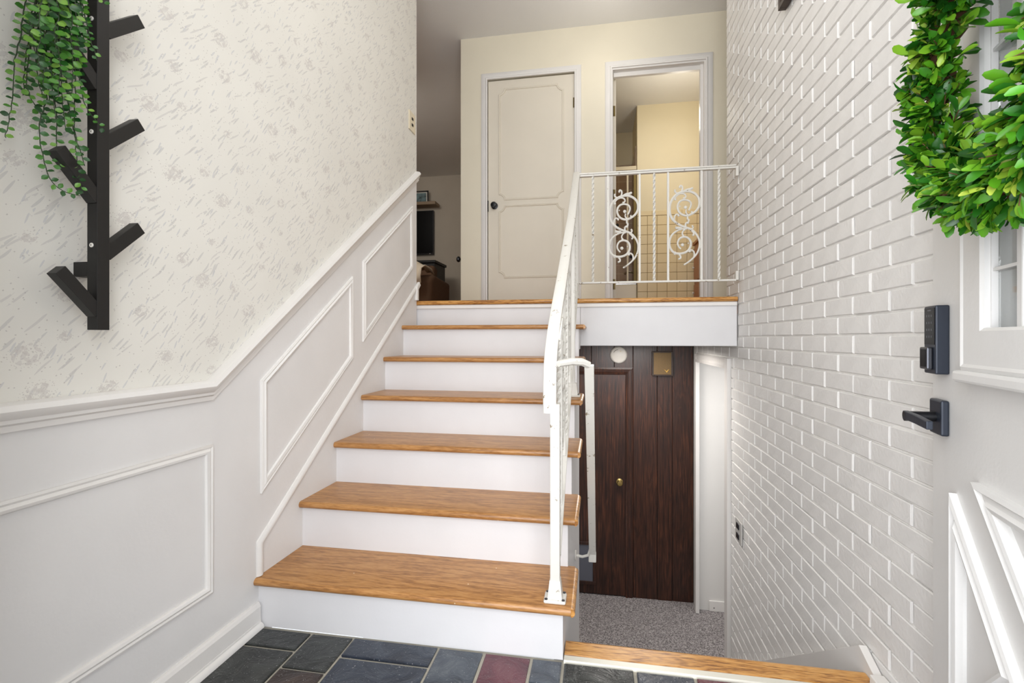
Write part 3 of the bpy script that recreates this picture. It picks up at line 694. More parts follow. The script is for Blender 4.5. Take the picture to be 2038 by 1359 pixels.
# ------------------------------------------------------------------ lower level
wd = struct(MB().box(-1.5, YD+.012, ZLO, XB+.11, YD+.11, ZLC).build('wall_lower', M['dark_hole']), 'dark plank wall of the lower hall', 'wall')
def plank(x0, x1, z0, z1):
    MB().box(x0+.0015, YD+random.uniform(-.003, .001), z0, x1-.0015, YD+.012, z1).build('plank', M['dark'], wd, bevel=.003)
for a, b_ in ((.664, XB-.001), (.532, .664), (.318, .532)): plank(a, b_, ZLO, ZLC)
for a, b_ in ((.15, .318), (-.06, .15), (-.27, -.06)): plank(a, b_, .775, ZLC)
for a, b_ in ((-1.4, -1.15), (-1.15, -.95), (-.95, -.74), (-.74, -.56)): plank(a, b_, ZLO, ZLC)
plank(-.56, -.27, .775, ZLC)
struct(MB().sweep([(-.49, ZLO), (-.49, .715), (.251, .715), (.251, ZLO)], [(-.004, 0), (.014, 0), (.018, .014), (.010, .024), (.014, .05), (.010, .066), (-.004, .066)], XZ(YD)).build('trim_14', M['dark']), 'dark wooden casing around the brown door', 'trim')
d4 = struct(MB().box(-.488, YD-.006, ZLO+.012, .249, YD+.0118, .713).build('door_4', M['dark']), 'dark brown slab door on the lower level', 'door')
tag(MB().lathe([(.002, 0), (.030, 0), (.030, -.008), (.012, -.014), (.011, -.036), (.022, -.042), (.027, -.055), (.022, -.066), (.002, -.068)], (.197, YD-.006, -.27), 'y').build('knob', M['brass'], d4, smooth=True), 'round brass knob')
pfm = MB()
for x0, z0, x1, z1 in ((-.36, -1.235, -.015, -1.205), (-.36, -.87, -.015, -.84), (-.045, -1.205, -.015, -.87), (-.36, -1.205, -.33, -.87)): pfm.box(x0, YD-.020, z0, x1, YD-.0062, z1)
pfo = pfm.build('flap_frame', M['dark'], d4, bevel=.002)
tag(MB().box(-.33, YD-.012, -1.205, -.045, YD-.0062, -.87).build('flap', M['peachglass'], d4), 'grey translucent pet flap')
dt = thing('smoke_detector', (.188, YD-.003, .897), 'round white smoke detector on the dark planks above the door', 'smoke detector')
MB().lathe([(.078, 0), (.078, -.014), (.070, -.030), (.060, -.034), (.002, -.035)], (.188, YD-.003, .897), 'y', 32).build('cover', M['plastic'], dt, smooth=True)
MB().lathe([(.006, 0), (.006, -.004), (.001, -.004)], (.206, YD-.0375, .93), 'y', 8).build('button', M['ivory'], dt)
MB().tube([(.188+.05*math.cos(a), YD-.036, .897+.05*math.sin(a)) for a in [1.7+.12*i for i in range(9)]], .0022, 6).build('vent_slot', M['dark_hole'], dt)
spk = thing('door_chime', (.572, YD-.004, .82), 'square bronze mesh door chime box on the dark planks', 'door chime')
c = MB()
for x0, z0, x1, z1 in ((.482, .712, .496, .932), (.648, .712, .662, .932), (.496, .712, .648, .724), (.496, .920, .648, .932)): c.box(x0, YD-.055, z0, x1, YD-.003, z1)
c.build('frame', M['frame_wood'], spk, bevel=.003)
mm, nt, b = newmat('bronze_weave'); b.inputs['Metallic'].default_value = .5; b.inputs['Roughness'].default_value = .5
v = coords(nt, (1, 1, 1)); ck = N(nt, 'ShaderNodeTexChecker', Scale=190); L(nt, v, ck.inputs['Vector'])
L(nt, mixc(nt, ck.outputs['Fac'], rgb(132, 108, 70), rgb(70, 54, 36)), b.inputs['Base Color'])
MB().box(.496, YD-.048, .724, .648, YD-.003, .920).build('grille', mm, spk)
em = MB(); ey = YD-.049
em.prism([(.585, .770), (.600, .762), (.608, .752), (.616, .764), (.632, .771), (.618, .758), (.612, .744), (.606, .744), (.600, .756)], 0, .003, XZ(ey)).build('emblem', M['gold'], spk)
# doorway to the right on the lower level
struct(MB().box(XB-.02, 3.365, ZLO, XB+.04, 3.44, .918).build('trim_15', M['trim'], bevel=.003), 'near white casing of the lower doorway', 'trim')
struct(MB().box(XB-.014, 4.43, ZLO, XB+.018, 4.499, .918).build('trim_16', M['trim'], bevel=.003), 'far white casing of the lower doorway', 'trim')
struct(MB().sweep([(4.43, .846), (3.44, .846)], [(-.11, 0), (.012, 0), (.018, -.02), (.010, -.03), (.014, -.06), (.006, -.072), (-.11, -.072)], YZ(XB, -1)).build('trim_17', M['trim']), 'white head casing of the lower doorway', 'trim')
struct(MB().box(XB+.001, 4.50, ZLO, 2.6, 4.6, ZLC).build('wall_lower', M['lowwhite']), 'white wall of the room beyond the lower doorway', 'wall')
struct(MB().box(2.5, 2.2, ZLO, 2.6, 4.5, ZLC).build('wall_lower', M['lowwhite']), 'end wall of the room beyond the lower doorway', 'wall')
struct(MB().box(XB+.11, 2.1, ZLO, 2.6, 2.2, ZLC).build('wall_lower', M['lowwhite']), 'near wall of the room beyond the lower doorway', 'wall')
struct(MB().box(XB+.11, 2.2, ZLO-.1, 2.6, 3.28, ZLO).build('floor', M['carpet']), 'carpet of the room beyond the lower doorway', 'floor')
struct(MB().box(XB+.11, 2.1, ZLC, 2.6, YF, ZLC+.03).build('ceiling', M['lowwhite']), 'ceiling of the room beyond the lower doorway', 'ceiling')
struct(MB().box(XB+.11, 4.488, ZLO, 2.5, 4.5, ZLO+.09).build('baseboard_lower', M['trim'], bevel=.003), 'white baseboard in the room beyond the lower doorway', 'baseboard')
struct(MB().box(-1.5, 3.0, ZLO, -1.4, YD, ZLC).build('wall_lower', M['lowwhite']), 'left end wall of the lower hall', 'wall')
struct(MB().box(-1.5, 2.95, ZLO, XS-.03, 3.0, ZLC).build('wall_lower', M['lowwhite']), 'wall under the stairs in the lower hall', 'wall')
struct(MB().box(2.2, YF-.3, 1.2, 2.3, 5.9, ZC).build('wall_side', M['cream']), 'end wall of the hall past the brick', 'wall')
struct(MB().box(XB+.11, YF-.3, 1.2, 2.2, YF-.2, ZC).build('wall_front', M['cream']), 'near wall of the hall past the brick', 'wall')
# front wall with the entrance opening and an invented opening above it, added to let in light
fw = MB(); fw.box(XL-.1, .28, -.1, -.74, .42, ZC); fw.box(.66, .28, -.1, XB+.11, .42, ZC); fw.box(-.74, .28, 2.10, .66, .42, 2.45); fw.box(-.74, .28, 3.45, .66, .42, ZC)
struct(fw.build('wall_front', M['wainscot']), 'front wall around the entrance behind the camera', 'wall')

# ------------------------------------------------------------------ railings
XR = -.135
YP, YT = 1.64, 3.176               # bottom newel, top newel
sl = .707
zr = lambda y: 2.105-sl*(YT-y)     # handrail centre line
rl = thing('stair_railing', (XR, YP, ZT[0]), 'chipped white iron stair railing climbing the open side of the stairs', 'railing')
path = [(YT+.02, zr(YT)+.014), (2.6, zr(2.6)), (2.05, zr(2.05)), (1.86, zr(1.86)-.004), (1.74, zr(1.74)-.016), (1.665, 1.005), (1.630, .955), (1.615, .90), (1.612, .84), (1.618, .800)]
hp = [(-.021, -.006), (-.023, 0), (-.021, .007), (-.012, .012), (.012, .012), (.021, .007), (.023, 0), (.021, -.006)]
hp = [(h, -q) for h, q in hp]
xr_at = lambda u: -.1355-(.021*max(0, min(1, (2.4-u)/.7)))
MB().sweep(path, hp, lambda u, v, h: (xr_at(u)+h, u, v)).build('handrail', M['iron'], rl, smooth=True)
# bottom rail
MB().sweep([(YT, zr(YT)-.70), (YP, zr(YP)-.70)], [(-.013, -.005), (.013, -.005), (.013, .005), (-.013, .005)], lambda u, v, h: (XR+h+.0, u, v)).build('bottom_rail', M['iron'], rl)
MB().sweep([(YT, zr(YT)-.014), (1.7, zr(1.7)-.018)], [(-.008, -.004), (.008, -.004), (.008, .004), (-.008, .004)], lambda u, v, h: (XR+h, u, v)).build('top_bar', M['iron'], rl)
def post(y, z0, z1, x=XR, w=.016, parent=rl, plate=True):
    MB().box(x-w, y-w, z0, x+w, y+w, z1).build('newel_post', M['iron'], parent, bevel=.003)
    if plate:
        MB().add([(x-.037, y-.034, z0), (x+.037, y-.034, z0), (x+.037, y+.034, z0), (x-.037, y+.034, z0), (x-.036, y-.033, z0+.012), (x+.036, y-.033, z0+.012), (x+.036, y+.033, z0+.012), (x-.036, y+.033, z0+.012)],
                 [(3, 2, 1, 0), (4, 5, 6, 7), (0, 1, 5, 4), (1, 2, 6, 5), (2, 3, 7, 6), (3, 0, 4, 7)]).build('base_plate', M['iron'], parent, bevel=.006)
        MB().add([(x-.024, y-.024, z0+.012), (x+.024, y-.024, z0+.012), (x+.024, y+.024, z0+.012), (x-.024, y+.024, z0+.012), (x-.0175, y-.0175, z0+.07), (x+.0175, y-.0175, z0+.07), (x+.0175, y+.0175, z0+.07), (x-.0175, y+.0175, z0+.07)],
                 [(4, 5, 6, 7), (0, 1, 5, 4), (1, 2, 6, 5), (2, 3, 7, 6), (3, 0, 4, 7)]).build('socket', M['iron'], parent)
        for sx in (-.028, .028):
            for sy in (-.025, .025): MB().lathe([(.0055, .012), (.005, .0145), (.001, .015)], (x+sx, y+sy, z0), 'z', 8).build('screw', M['steel'], parent)
post(YP-.022, ZT[0], .83, x=-.139)
post(2.50, ZT[3], zr(2.50)-.018, x=-.124, w=.010)
MB().box(XR-.016, YT-.01, 1.305, XR+.016, YT+.02, zr(YT)-.005).build('newel_post', M['iron'], rl, bevel=.003)
# scroll castings, traced in a frame whose bars stand at u=0 and u=1 (bar spacing .198 m)
SC = {
 'main': ([(395, 460), (425, 410), (436, 360), (405, 315), (325, 296), (255, 318), (220, 380), (232, 460), (285, 517), (370, 540), (450, 512), (520, 465), (562, 395), (560, 300), (520, 235), (450, 190), (380, 172), (300, 180), (220, 205), (160, 255), (112, 330), (95, 420), (108, 520), (152, 595), (230, 655), (300, 690), (365, 712), (430, 735), (490, 782), (540, 850), (568, 930), (558, 1020), (520, 1105), (450, 1175), (385, 1222), (320, 1258)], .0066),
 'low': ([(365, 730), (300, 728), (245, 738), (160, 782), (108, 850), (90, 940), (112, 1020), (170, 1080), (255, 1094), (340, 1080), (400, 1040), (434, 965), (420, 895), (372, 852), (312, 842), (250, 866), (220, 930), (236, 985), (275, 1022)], .0062),
 'a': ([(170, 600), (172, 545), (200, 505), (235, 512), (240, 530)], .0038), 'b': ([(280, 185), (300, 150), (300, 110), (280, 86), (258, 92), (258, 112)], .0042),
 'c': ([(230, 205), (200, 190), (182, 172), (185, 152)], .0042), 'd': ([(330, 172), (380, 150), (420, 150), (460, 132)], .0060), 'e': ([(180, 300), (190, 250), (250, 206), (320, 205), (355, 240), (345, 272), (322, 276)], .0038),
 'f': ([(380, 540), (376, 585), (402, 600), (392, 625)], .0042), 'g': ([(350, 700), (345, 655), (372, 632), (385, 645)], .0045), 'h': ([(380, 725), (440, 738), (466, 715), (455, 692)], .0042),
 'i': ([(300, 815), (296, 775), (330, 738)], .0038), 'j': ([(455, 830), (480, 815), (466, 780), (430, 750)], .0042), 'k': ([(240, 1094), (270, 1125), (272, 1160), (248, 1168)], .0045),
 'l': ([(405, 1035), (465, 1050), (485, 1095), (478, 1145)], .0040), 'm': ([(190, 1098), (172, 1095), (186, 1070)], .0040), 'n': ([(190, 705), (230, 715), (290, 718)], .0065), 'o': ([(360, 445), (350, 490), (385, 520)], .0035), 'p': ([(450, 505), (445, 485)], .0045)}
def smoothline(p, n=3):
    for _ in range(n):
        q = [p[0]]
        for a, b_ in zip(p, p[1:]): q += [(a[0]*.75+b_[0]*.25, a[1]*.75+b_[1]*.25), (a[0]*.25+b_[0]*.75, a[1]*.25+b_[1]*.75)]
        p = q+[p[-1]]
    return p
def scroll_mesh(mp, name, parent):
    b = MB()
    U = lambda p: (p[0]-75)/(590-75); V = lambda p: (p[1]-80)/(1258-80)
    for key, (pts, r) in SC.items():
        big = key in ('main', 'low')
        q = smoothline(pts, 2 if big else 2); n = len(q)
        rad = [r*(1.3 if not big else (.75+.45*math.sin(PI*i/(n-1))))*(1 if i < n-2 or big else .8) for i in range(n)]
        b.tube([mp(U(p), V(p)) for p in q], rad, 6)
        if not big and key not in 'dno': 
            c = mp(U(pts[-1]), V(pts[-1])); b.ell(c, (.0065, .0065, .0065), 8, 5)
    for p, r in (((347, 412), .011), ((300, 962), .0105), ((258, 392), .0045), ((390, 940), .0045), ((235, 520), .007), ((412, 1060), .008), ((190, 290), .0065), ((310, 825), .007), ((98, 440), .009), ((95, 925), .009), ((575, 345), .009), ((575, 950), .009), ((575, 1000), .007), ((98, 500), .007)):
        b.ell(mp(U(p), V(p)), (r, r*.7, r), 8, 5)
    return b.build(name, M['iron'], parent, smooth=True)
def twisted(x, y, z0, z1, parent, w=.0085):
    n = 46
    MB().tube([(x, y, z0+(z1-z0)*i/n) for i in range(n+1)], w, 4, twist=2*PI*5).build('twisted_baluster', M['iron'], parent)
def bar(x, y, z0, z1, parent, w=.0065):
    MB().box(x-w, y-w, z0, x+w, y+w, z1).build('baluster', M['iron'], parent, bevel=.001)
# landing guard rail
lr = thing('landing_railing', (.35, YT, 1.305), 'white iron guard railing with scrolls across the landing edge', 'railing')
XG = .832
MB().box(-.118, YT-.014, 2.086, XG, YT+.014, 2.098).box(-.118, YT-.019, 2.098, XG, YT+.019, 2.108).build('top_rail', M['iron'], lr, bevel=.003)
MB().box(-.118, YT-.012, 1.398, XG, YT+.012, 1.410).build('bottom_rail', M['iron'], lr, bevel=.002)
for xx in (-.031, .349, .734): twisted(xx, YT, 1.410, 2.086, lr)
for xx in (.064, .260, .433, .631): bar(xx, YT, 1.410, 2.086, lr)
for xa in (.064, .433):
    scroll_mesh(lambda u, v, xa=xa: (xa+.198*u, YT, (1.994 if xa < .3 else 2.003)-.498*v), 'scroll', lr)
for z0, z1 in ((2.04, 2.10), (1.404, 1.46)): MB().box(XG-.003, YT-.012, z0, XB-.001, YT+.012, z1).build('wall_bracket', M['iron'], lr, bevel=.003)
# balusters and scrolls along the slope, seen almost edge-on
zb = lambda y: zr(y)-.695; zt = lambda y: zr(y)-.018
yy = [1.72, 1.80, 1.99, 2.08, 2.17, 2.36, 2.59, 2.78, 2.87, 2.96, 3.08]
for i, y in enumerate(yy):
    if i in (0, 3, 8): 
        n = 46; z0, z1 = zb(y), zt(y)
        MB().tube([(XR, y, z0+(z1-z0)*k/n) for k in range(n+1)], .0085, 4, twist=2*PI*5).build('twisted_baluster', M['iron'], rl)
    else: bar(XR, y, zb(y), zt(y), rl)
for ya in (1.80, 2.17, 2.59):
    scroll_mesh(lambda u, v, ya=ya: (XR, ya+.19*u, zr(ya)-.07+sl*.19*u*.85-.50*v), 'scroll', rl)
# lower handrail
hr = thing('handrail', (-.03, 1.70, .95), 'flat white handrail bar for the lower flight beside the stair side', 'handrail')
MB().tube([(-.129, 1.625, .962), (-.09, 1.66, .968), (-.055, 1.69, .966), (-.032, 1.712, .955)], [.011, .0125, .0135, .013], 8).build('connecting_arm', M['iron'], hr, smooth=True)
a, b_ = Vector((-.0295, 1.705, .955)), Vector((-.026, 2.45, -.03))
t = (b_-a).normalized(); n_ = Vector((1, 0, 0)).cross(t).normalized()
q = MB(); w = .0165; vs = []
for p in (a, b_):
    for sx, sn in ((-w, -.005), (w, -.005), (w, .005), (-w, .005)): vs.append(p+Vector((sx, 0, 0))+n_*sn)
q.add(vs, [(0, 1, 2, 3), (7, 6, 5, 4)]+[(i, (i+1) % 4, 4+(i+1) % 4, 4+i) for i in range(4)]).build('flat_bar', M['iron'], hr, bevel=.002)
MB().box(-.045, 2.435, -.058, -.008, 2.465, -.012).build('end_cap', M['iron'], hr, bevel=.004)
MB().tube([(XS+.004, 2.44, -.03), (-.075, 2.44, -.034), (-.046, 2.43, -.02), (-.036, 2.42, .015), (-.034, 2.41, .03)], .007, 8).build('bracket_arm', M['iron'], hr, smooth=True)
MB().lathe([(.025, 0), (.025, .004), (.012, .007), (.001, .007)], (XS+.001, 2.44, -.03), 'x', 14).build('bracket_plate', M['iron'], hr)

# ------------------------------------------------------------------ small fittings
ot = thing('electrical_outlet', (XB, 3.15, -.12), 'metal outlet plate low on the brick wall by the lower doorway', 'outlet')
MB().box(XB-.010, 3.085, -.185, XB-.002, 3.215, -.055).build('plate', M['plate_metal'], ot, bevel=.002)
for z in (-.15, -.09): MB().box(XB-.016, 3.125, z-.017, XB-.010, 3.175, z+.017).build('socket', M['steel'], ot, bevel=.004)
sw = thing('wall_plate', (XL, 3.07, 2.48), 'ivory switch plate high on the wallpapered wall near its end', 'switch plate')
MB().box(XL+.0005, 3.02, 2.42, XL+.007, 3.125, 2.545).build('plate', M['ivory'], sw, bevel=.002)
for z in (2.462, 2.502): MB().box(XL+.007, 3.06, z-.008, XL+.0095, 3.085, z+.008).build('slot', M['dark_hole'], sw)
pp = thing('framed_picture', (XB, 2.17, 2.85), 'dark framed picture hung high on the brick wall, mostly out of sight', 'picture')
fx0, fx1 = XB-.035, XB-.0015
f = MB(); py0, py1, pz0, pz1 = 1.95, 2.412, 2.545, 3.12
for y0, z0, y1, z1 in ((py0, pz0, py0+.022, pz1), (py1-.022, pz0, py1, pz1), (py0+.022, pz0, py1-.022, pz0+.022), (py0+.022, pz1-.022, py1-.022, pz1)): f.box(fx0, y0, z0, fx1, y1, z1)
f.build('frame', M['frame_wood'], pp, bevel=.002)
MB().box(fx1-.012, py0+.022, pz0+.022, fx1-.004, py1-.022, pz1-.022).build('mat', M['paper'], pp)

# ------------------------------------------------------------------ front door (local frame: x from the free edge to the hinges, -y outward, z up)
ex = Vector((-.218, -.976)).normalized()
def door_child(b, name, mat, parent, **kw): return b.build(name, mat, parent, world=False, **kw)
DW, DT = .915, .044
slab = MB()
G = (.267, .647, .990, 1.80)       # glazed opening
slab.box(0, 0, .012, G[0], DT, 2.03); slab.box(G[1], 0, .012, DW, DT, 2.03); slab.box(G[0], 0, .012, G[1], DT, G[2]); slab.box(G[0], 0, G[3], G[1], DT, 2.03)
fd = struct(slab.build('door_1', M['white_door']), 'white front door standing open against the brick wall', 'door')
fd.location = (.7936, 1.330, 0); fd.rotation_euler = (0, 0, math.atan2(ex.y, ex.x))
DX = lambda u, v, h: (u, -h, v)
door_child(MB().sweep([(G[0]-.086, G[2]-.010), (G[1]+.086, G[2]-.010), (G[1]+.086, G[3]+.086), (G[0]-.086, G[3]+.086)], [(0, 0), (.014, .0), (.018, .008), (.015, .014), (.015, .080), (.010, .086), (0, .086)], DX, True), 'window_moulding', M['white_door'], fd)
door_child(MB().box(G[0]-.096, -.026, G[2]-.034, G[1]+.096, 0, G[2]-.010), 'window_sill', M['white_door'], fd, bevel=.006)
sash = MB(); gx0, gx1 = G[0]+.004, G[1]-.004
for x0, z0, x1, z1 in ((G[0], G[2], gx0, G[3]), (gx1, G[2], G[1], G[3]), (gx0, G[2], gx1, G[2]+.006), (gx0, G[3]-.02, gx1, G[3])): sash.box(x0+.0004, -.001, z0+.0004, x1-.0004, .040, z1-.0004)
so = door_child(sash, 'sash', M['white_door'], fd)
mu = MB()
for i in range(1, 4): door_child(MB().box(G[0]+.095*i-.010, -.001, G[2]+.006, G[0]+.095*i+.010, .030, G[3]-.02), 'muntin', M['white_door'], so, bevel=.003)
for z in (1.176, 1.38, 1.59):
    for i in range(4): door_child(MB().box(G[0]+.095*i+(.0045 if i == 0 else .0105), .001, z-.003, G[0]+.095*(i+1)-(.0045 if i == 3 else .0105), .028, z+.003), 'muntin', M['white_door'], so)
door_child(MB().box(gx0+.0005, .009, G[2]+.0065, gx1-.0005, .013, G[3]-.0205), 'glass', M['glass'], fd)
xm = [(0, 0), (.014, .0), (.017, .008), (.010, .014), (.012, .022), (.018, .028), (.016, .036), (.006, .044), (0, .045)]
for tri in ([(.125, .71), (.125, .19), (.385, .45)], [(.222, .760), (.457, .522), (.692, .760)], [(.789, .71), (.529, .45), (.789, .19)], [(.222, .14), (.692, .14), (.457, .378)]):
    ar = sum(tri[i][0]*tri[(i+1) % 3][1]-tri[(i+1) % 3][0]*tri[i][1] for i in range(3))
    if ar < 0: tri = tri[::-1]
    door_child(MB().sweep(tri, xm, DX, True), 'crossbuck_moulding', M['white_door'], fd)
lk = door_child(MB().box(.026, -.0255, .965, .092, -.0002, 1.121), 'keypad_lock', M['lock_metal'], fd, bevel=.003)
tag(lk, 'black electronic keypad lock')
door_child(MB().box(.031, -.0265, 1.032, .087, -.0255, 1.116), 'keypad', M['black_gloss'], lk)
door_child(MB().box(.034, -.037, .975, .078, -.0255, 1.026), 'fingerprint_reader', M['steel'], lk, bevel=.003)
door_child(MB().box(.040, -.0378, .981, .072, -.037, 1.021), 'sensor', M['black_gloss'], lk)
lt = MB()
for rr in range(4):
    for cc in range(3):
        x = .045+cc*.013; z = 1.098-rr*.016
        lt.box(x-.0018, -.0268, z-.0025, x+.0018, -.0265, z+.0025)
lt.box(.05, -.0268, 1.109, .068, -.0265, 1.112)
door_child(lt, 'keypad_digits', M['steel'], lk)
lv = door_child(MB().box(.026, -.016, .826, .092, -.0002, .906), 'lever_handle', M['lock_metal'], fd, bevel=.004)
tag(lv, 'black square lever handle')
door_child(MB().tube([(.059, -.016, .866), (.059, -.074, .864)], .0115, 14), 'spindle', M['black_metal'], lv, smooth=True)
door_child(MB().prism([(.050, .856), (.050, .876), (.12, .876), (.19, .872), (.19, .854), (.12, .856)], .062, .074, DX), 'lever', M['lock_metal'], lv, bevel=.002)

# ------------------------------------------------------------------ leaves
def leafmesh(name, l, w, mat, cup=.25, obov=False):
    """a small pointed-oval leaf along +x, folded along its midrib, about 14 triangles"""
    st_ = [0, .22, .5, .78, 1]; wd = [.12, .72, 1, .72, .05] if not obov else [.12, .6, .95, .9, .28]
    vs = []
    for s_, q in zip(st_, wd):
        z = -cup*l*(s_-.4)**2
        vs += [(s_*l, -w/2*q, z+.18*w*q), (s_*l, 0, z), (s_*l, w/2*q, z+.18*w*q)]
    fs = []
    for i in range(4):
        for k in range(2): fs.append((3*i+k, 3*i+k+1, 3*i+k+4, 3*i+k+3))
    me = bpy.data.meshes.new(name); me.from_pydata(vs, [], fs); me.materials.append(mat)
    for p in me.polygons: p.use_smooth = True
    return me
def orient(d, up):
    d = d.normalized(); s_ = up.cross(d)
    if s_.length < 1e-4: s_ = Vector((1, 0, 0)).cross(d)
    s_.normalize(); u = d.cross(s_)
    return Matrix((d, s_, u)).transposed()
def scatter(leaves, mesh, parent, n_obj, stuffname, key):
    """leaves: list of (pos, rot3x3, scale) in parent space; the n_obj largest by key become parts"""
    leaves = sorted(leaves, key=key)
    vv = [v.co.copy() for v in mesh.vertices]; ff = [tuple(p.vertices) for p in mesh.polygons]
    b = MB()
    for i, (p, r, s_) in enumerate(leaves):
        if i < n_obj:
            o = bpy.data.objects.new('leaf', mesh); COL.objects.link(o); o.parent = parent
            o.matrix_local = Matrix.Translation(p) @ r.to_4x4() @ Matrix.Scale(s_, 4)
        else: b.add([p+r @ (v*s_) for v in vv], ff)
    if b.v:
        me = bpy.data.meshes.new(stuffname); me.from_pydata(b.v, [], b.f); me.materials.append(mesh.materials[0])
        for p in me.polygons: p.use_smooth = True
        o = bpy.data.objects.new(stuffname, me); COL.objects.link(o); o.parent = parent; tag(o, kind='stuff')

# wreath on the door, in the door's own frame
DR = Matrix.Rotation(math.atan2(ex.y, ex.x), 3, 'Z')
wc = Vector((.7936, 1.330, 0))+DR @ Vector((.457, -.066, 1.512))
wr = thing('wreath', wc, 'round green boxwood wreath hanging on the open front door', 'wreath')
wr.rotation_euler = (0, 0, math.atan2(ex.y, ex.x))
RM = .222
ring = MB(); ring.tube([(RM*math.cos(2*PI*i/40), .012*math.sin(i*2.1), RM*math.sin(2*PI*i/40)) for i in range(41)], .020, 7)
door_child(ring, 'twig_ring', M['twig'], wr, smooth=True)
tw = MB(); lv_ = []
camv = DR.inverted() @ (Vector((0, 0, EYE))-wc)
for i in range(900):
    a = random.uniform(0, 2*PI); ph = random.uniform(-.15*PI, 1.15*PI) if random.random() < .85 else random.uniform(0, 2*PI)
    er = Vector((math.cos(a), 0, math.sin(a))); ax = Vector((0, -1, 0))
    out = er*math.cos(ph)+ax*math.sin(ph)
    tang = Vector((-math.sin(a), 0, math.cos(a)))
    c0 = er*RM
    L_ = random.uniform(.026, .060)
    dirv = (out+tang*random.uniform(-.9, .1)-Vector((0, 0, .25))*random.random()).normalized()
    base = c0+out*.010; tip = base+dirv*L_
    if tip.y > .055: tip.y = .055
    if i % 2 == 0: tw.tube([base, (base+tip)/2+out*.004, tip], [.0014, .0012, .0008], 4)
    for k in range(random.randint(4, 6)):
        t_ = .3+.7*(k/5); p = base.lerp(tip, t_)
        sd_ = dirv.cross(Vector((random.uniform(-1, 1), random.uniform(-1, 1), random.uniform(-1, 1)))).normalized()
        d_ = (dirv*random.uniform(.5, 1.1)+sd_*random.uniform(.3, .9)).normalized()
        if p.y+d_.y*.025 > .062: continue
        u_ = (out*.8+Vector((0, 0, 1))*.5+Vector((random.uniform(-.5, .5), random.uniform(-.5, .5), random.uniform(-.5, .5))))
        lv_.append((p, orient(d_, u_), random.uniform(.75, 1.25)))
door_child(tw, 'twigs', M['twig'], wr); 
boxl = leafmesh('leaf', .030, .0138, M['leaf_box'], .2, True)
def wkey(t):
    w = wc+DR @ t[0]; px, py, d = proj(*w)
    hid = (px > 2045 or py < -10)
    depth = (t[0]-camv).length
    return (1 if hid else 0, depth/t[2])
scatter(lv_, boxl, wr, 300, 'foliage', wkey)

# ------------------------------------------------------------------ coat rack
XC = -1.150; YR0, YR1 = .952, .982
rk = thing('coat_rack', (-1.164, .967, 1.066), 'tall black wooden wall coat rack with slanted pegs', 'coat rack')
MB().box(-1.178, YR0, 1.066, XC, YR1, 2.10).build('post', M['black_wood'], rk, bevel=.0012)
for z in (1.209, 1.95): MB().box(XL+.0005, .953, z-.017, -1.178, .981, z+.017).build('spacer', M['black_wood'], rk, bevel=.001)
def peg(y0, z0, y1, z1, x0, x1, th):
    a = Vector((y0, z0)); b2 = Vector((y1, z1)); t_ = (b2-a).normalized(); n2 = Vector((-t_.y, t_.x))*th/2
    MB().prism([tuple(a-n2), tuple(b2-n2), tuple(b2+n2), tuple(a+n2)], x0, x1, lambda u, v, h: (h, u, v)).build('peg', M['black_wood'], rk, bevel=.001)
for k in range(4):
    dz = .2645*k
    if k < 3: peg(.975, 1.245+dz, 1.066, 1.329+dz, -1.177, XC-.001, .030)
    peg(.960, 1.106+dz, .875, 1.196+dz, -1.177, XC-.001, .027)
for z in (1.793, 1.529, 1.264):
    s_ = MB().lathe([(.0052, 0), (.0052, -.0016), (.004, -.002), (.001, -.002)], (-1.1645, YR0, z), 'y', 14).build('screw_cap', M['plastic'], rk)
    MB().box(-1.1653, YR0-.0024, z-.0022, -1.1637, YR0-.0019, z+.0022).build('screw_slot', M['dark_hole'], s_)

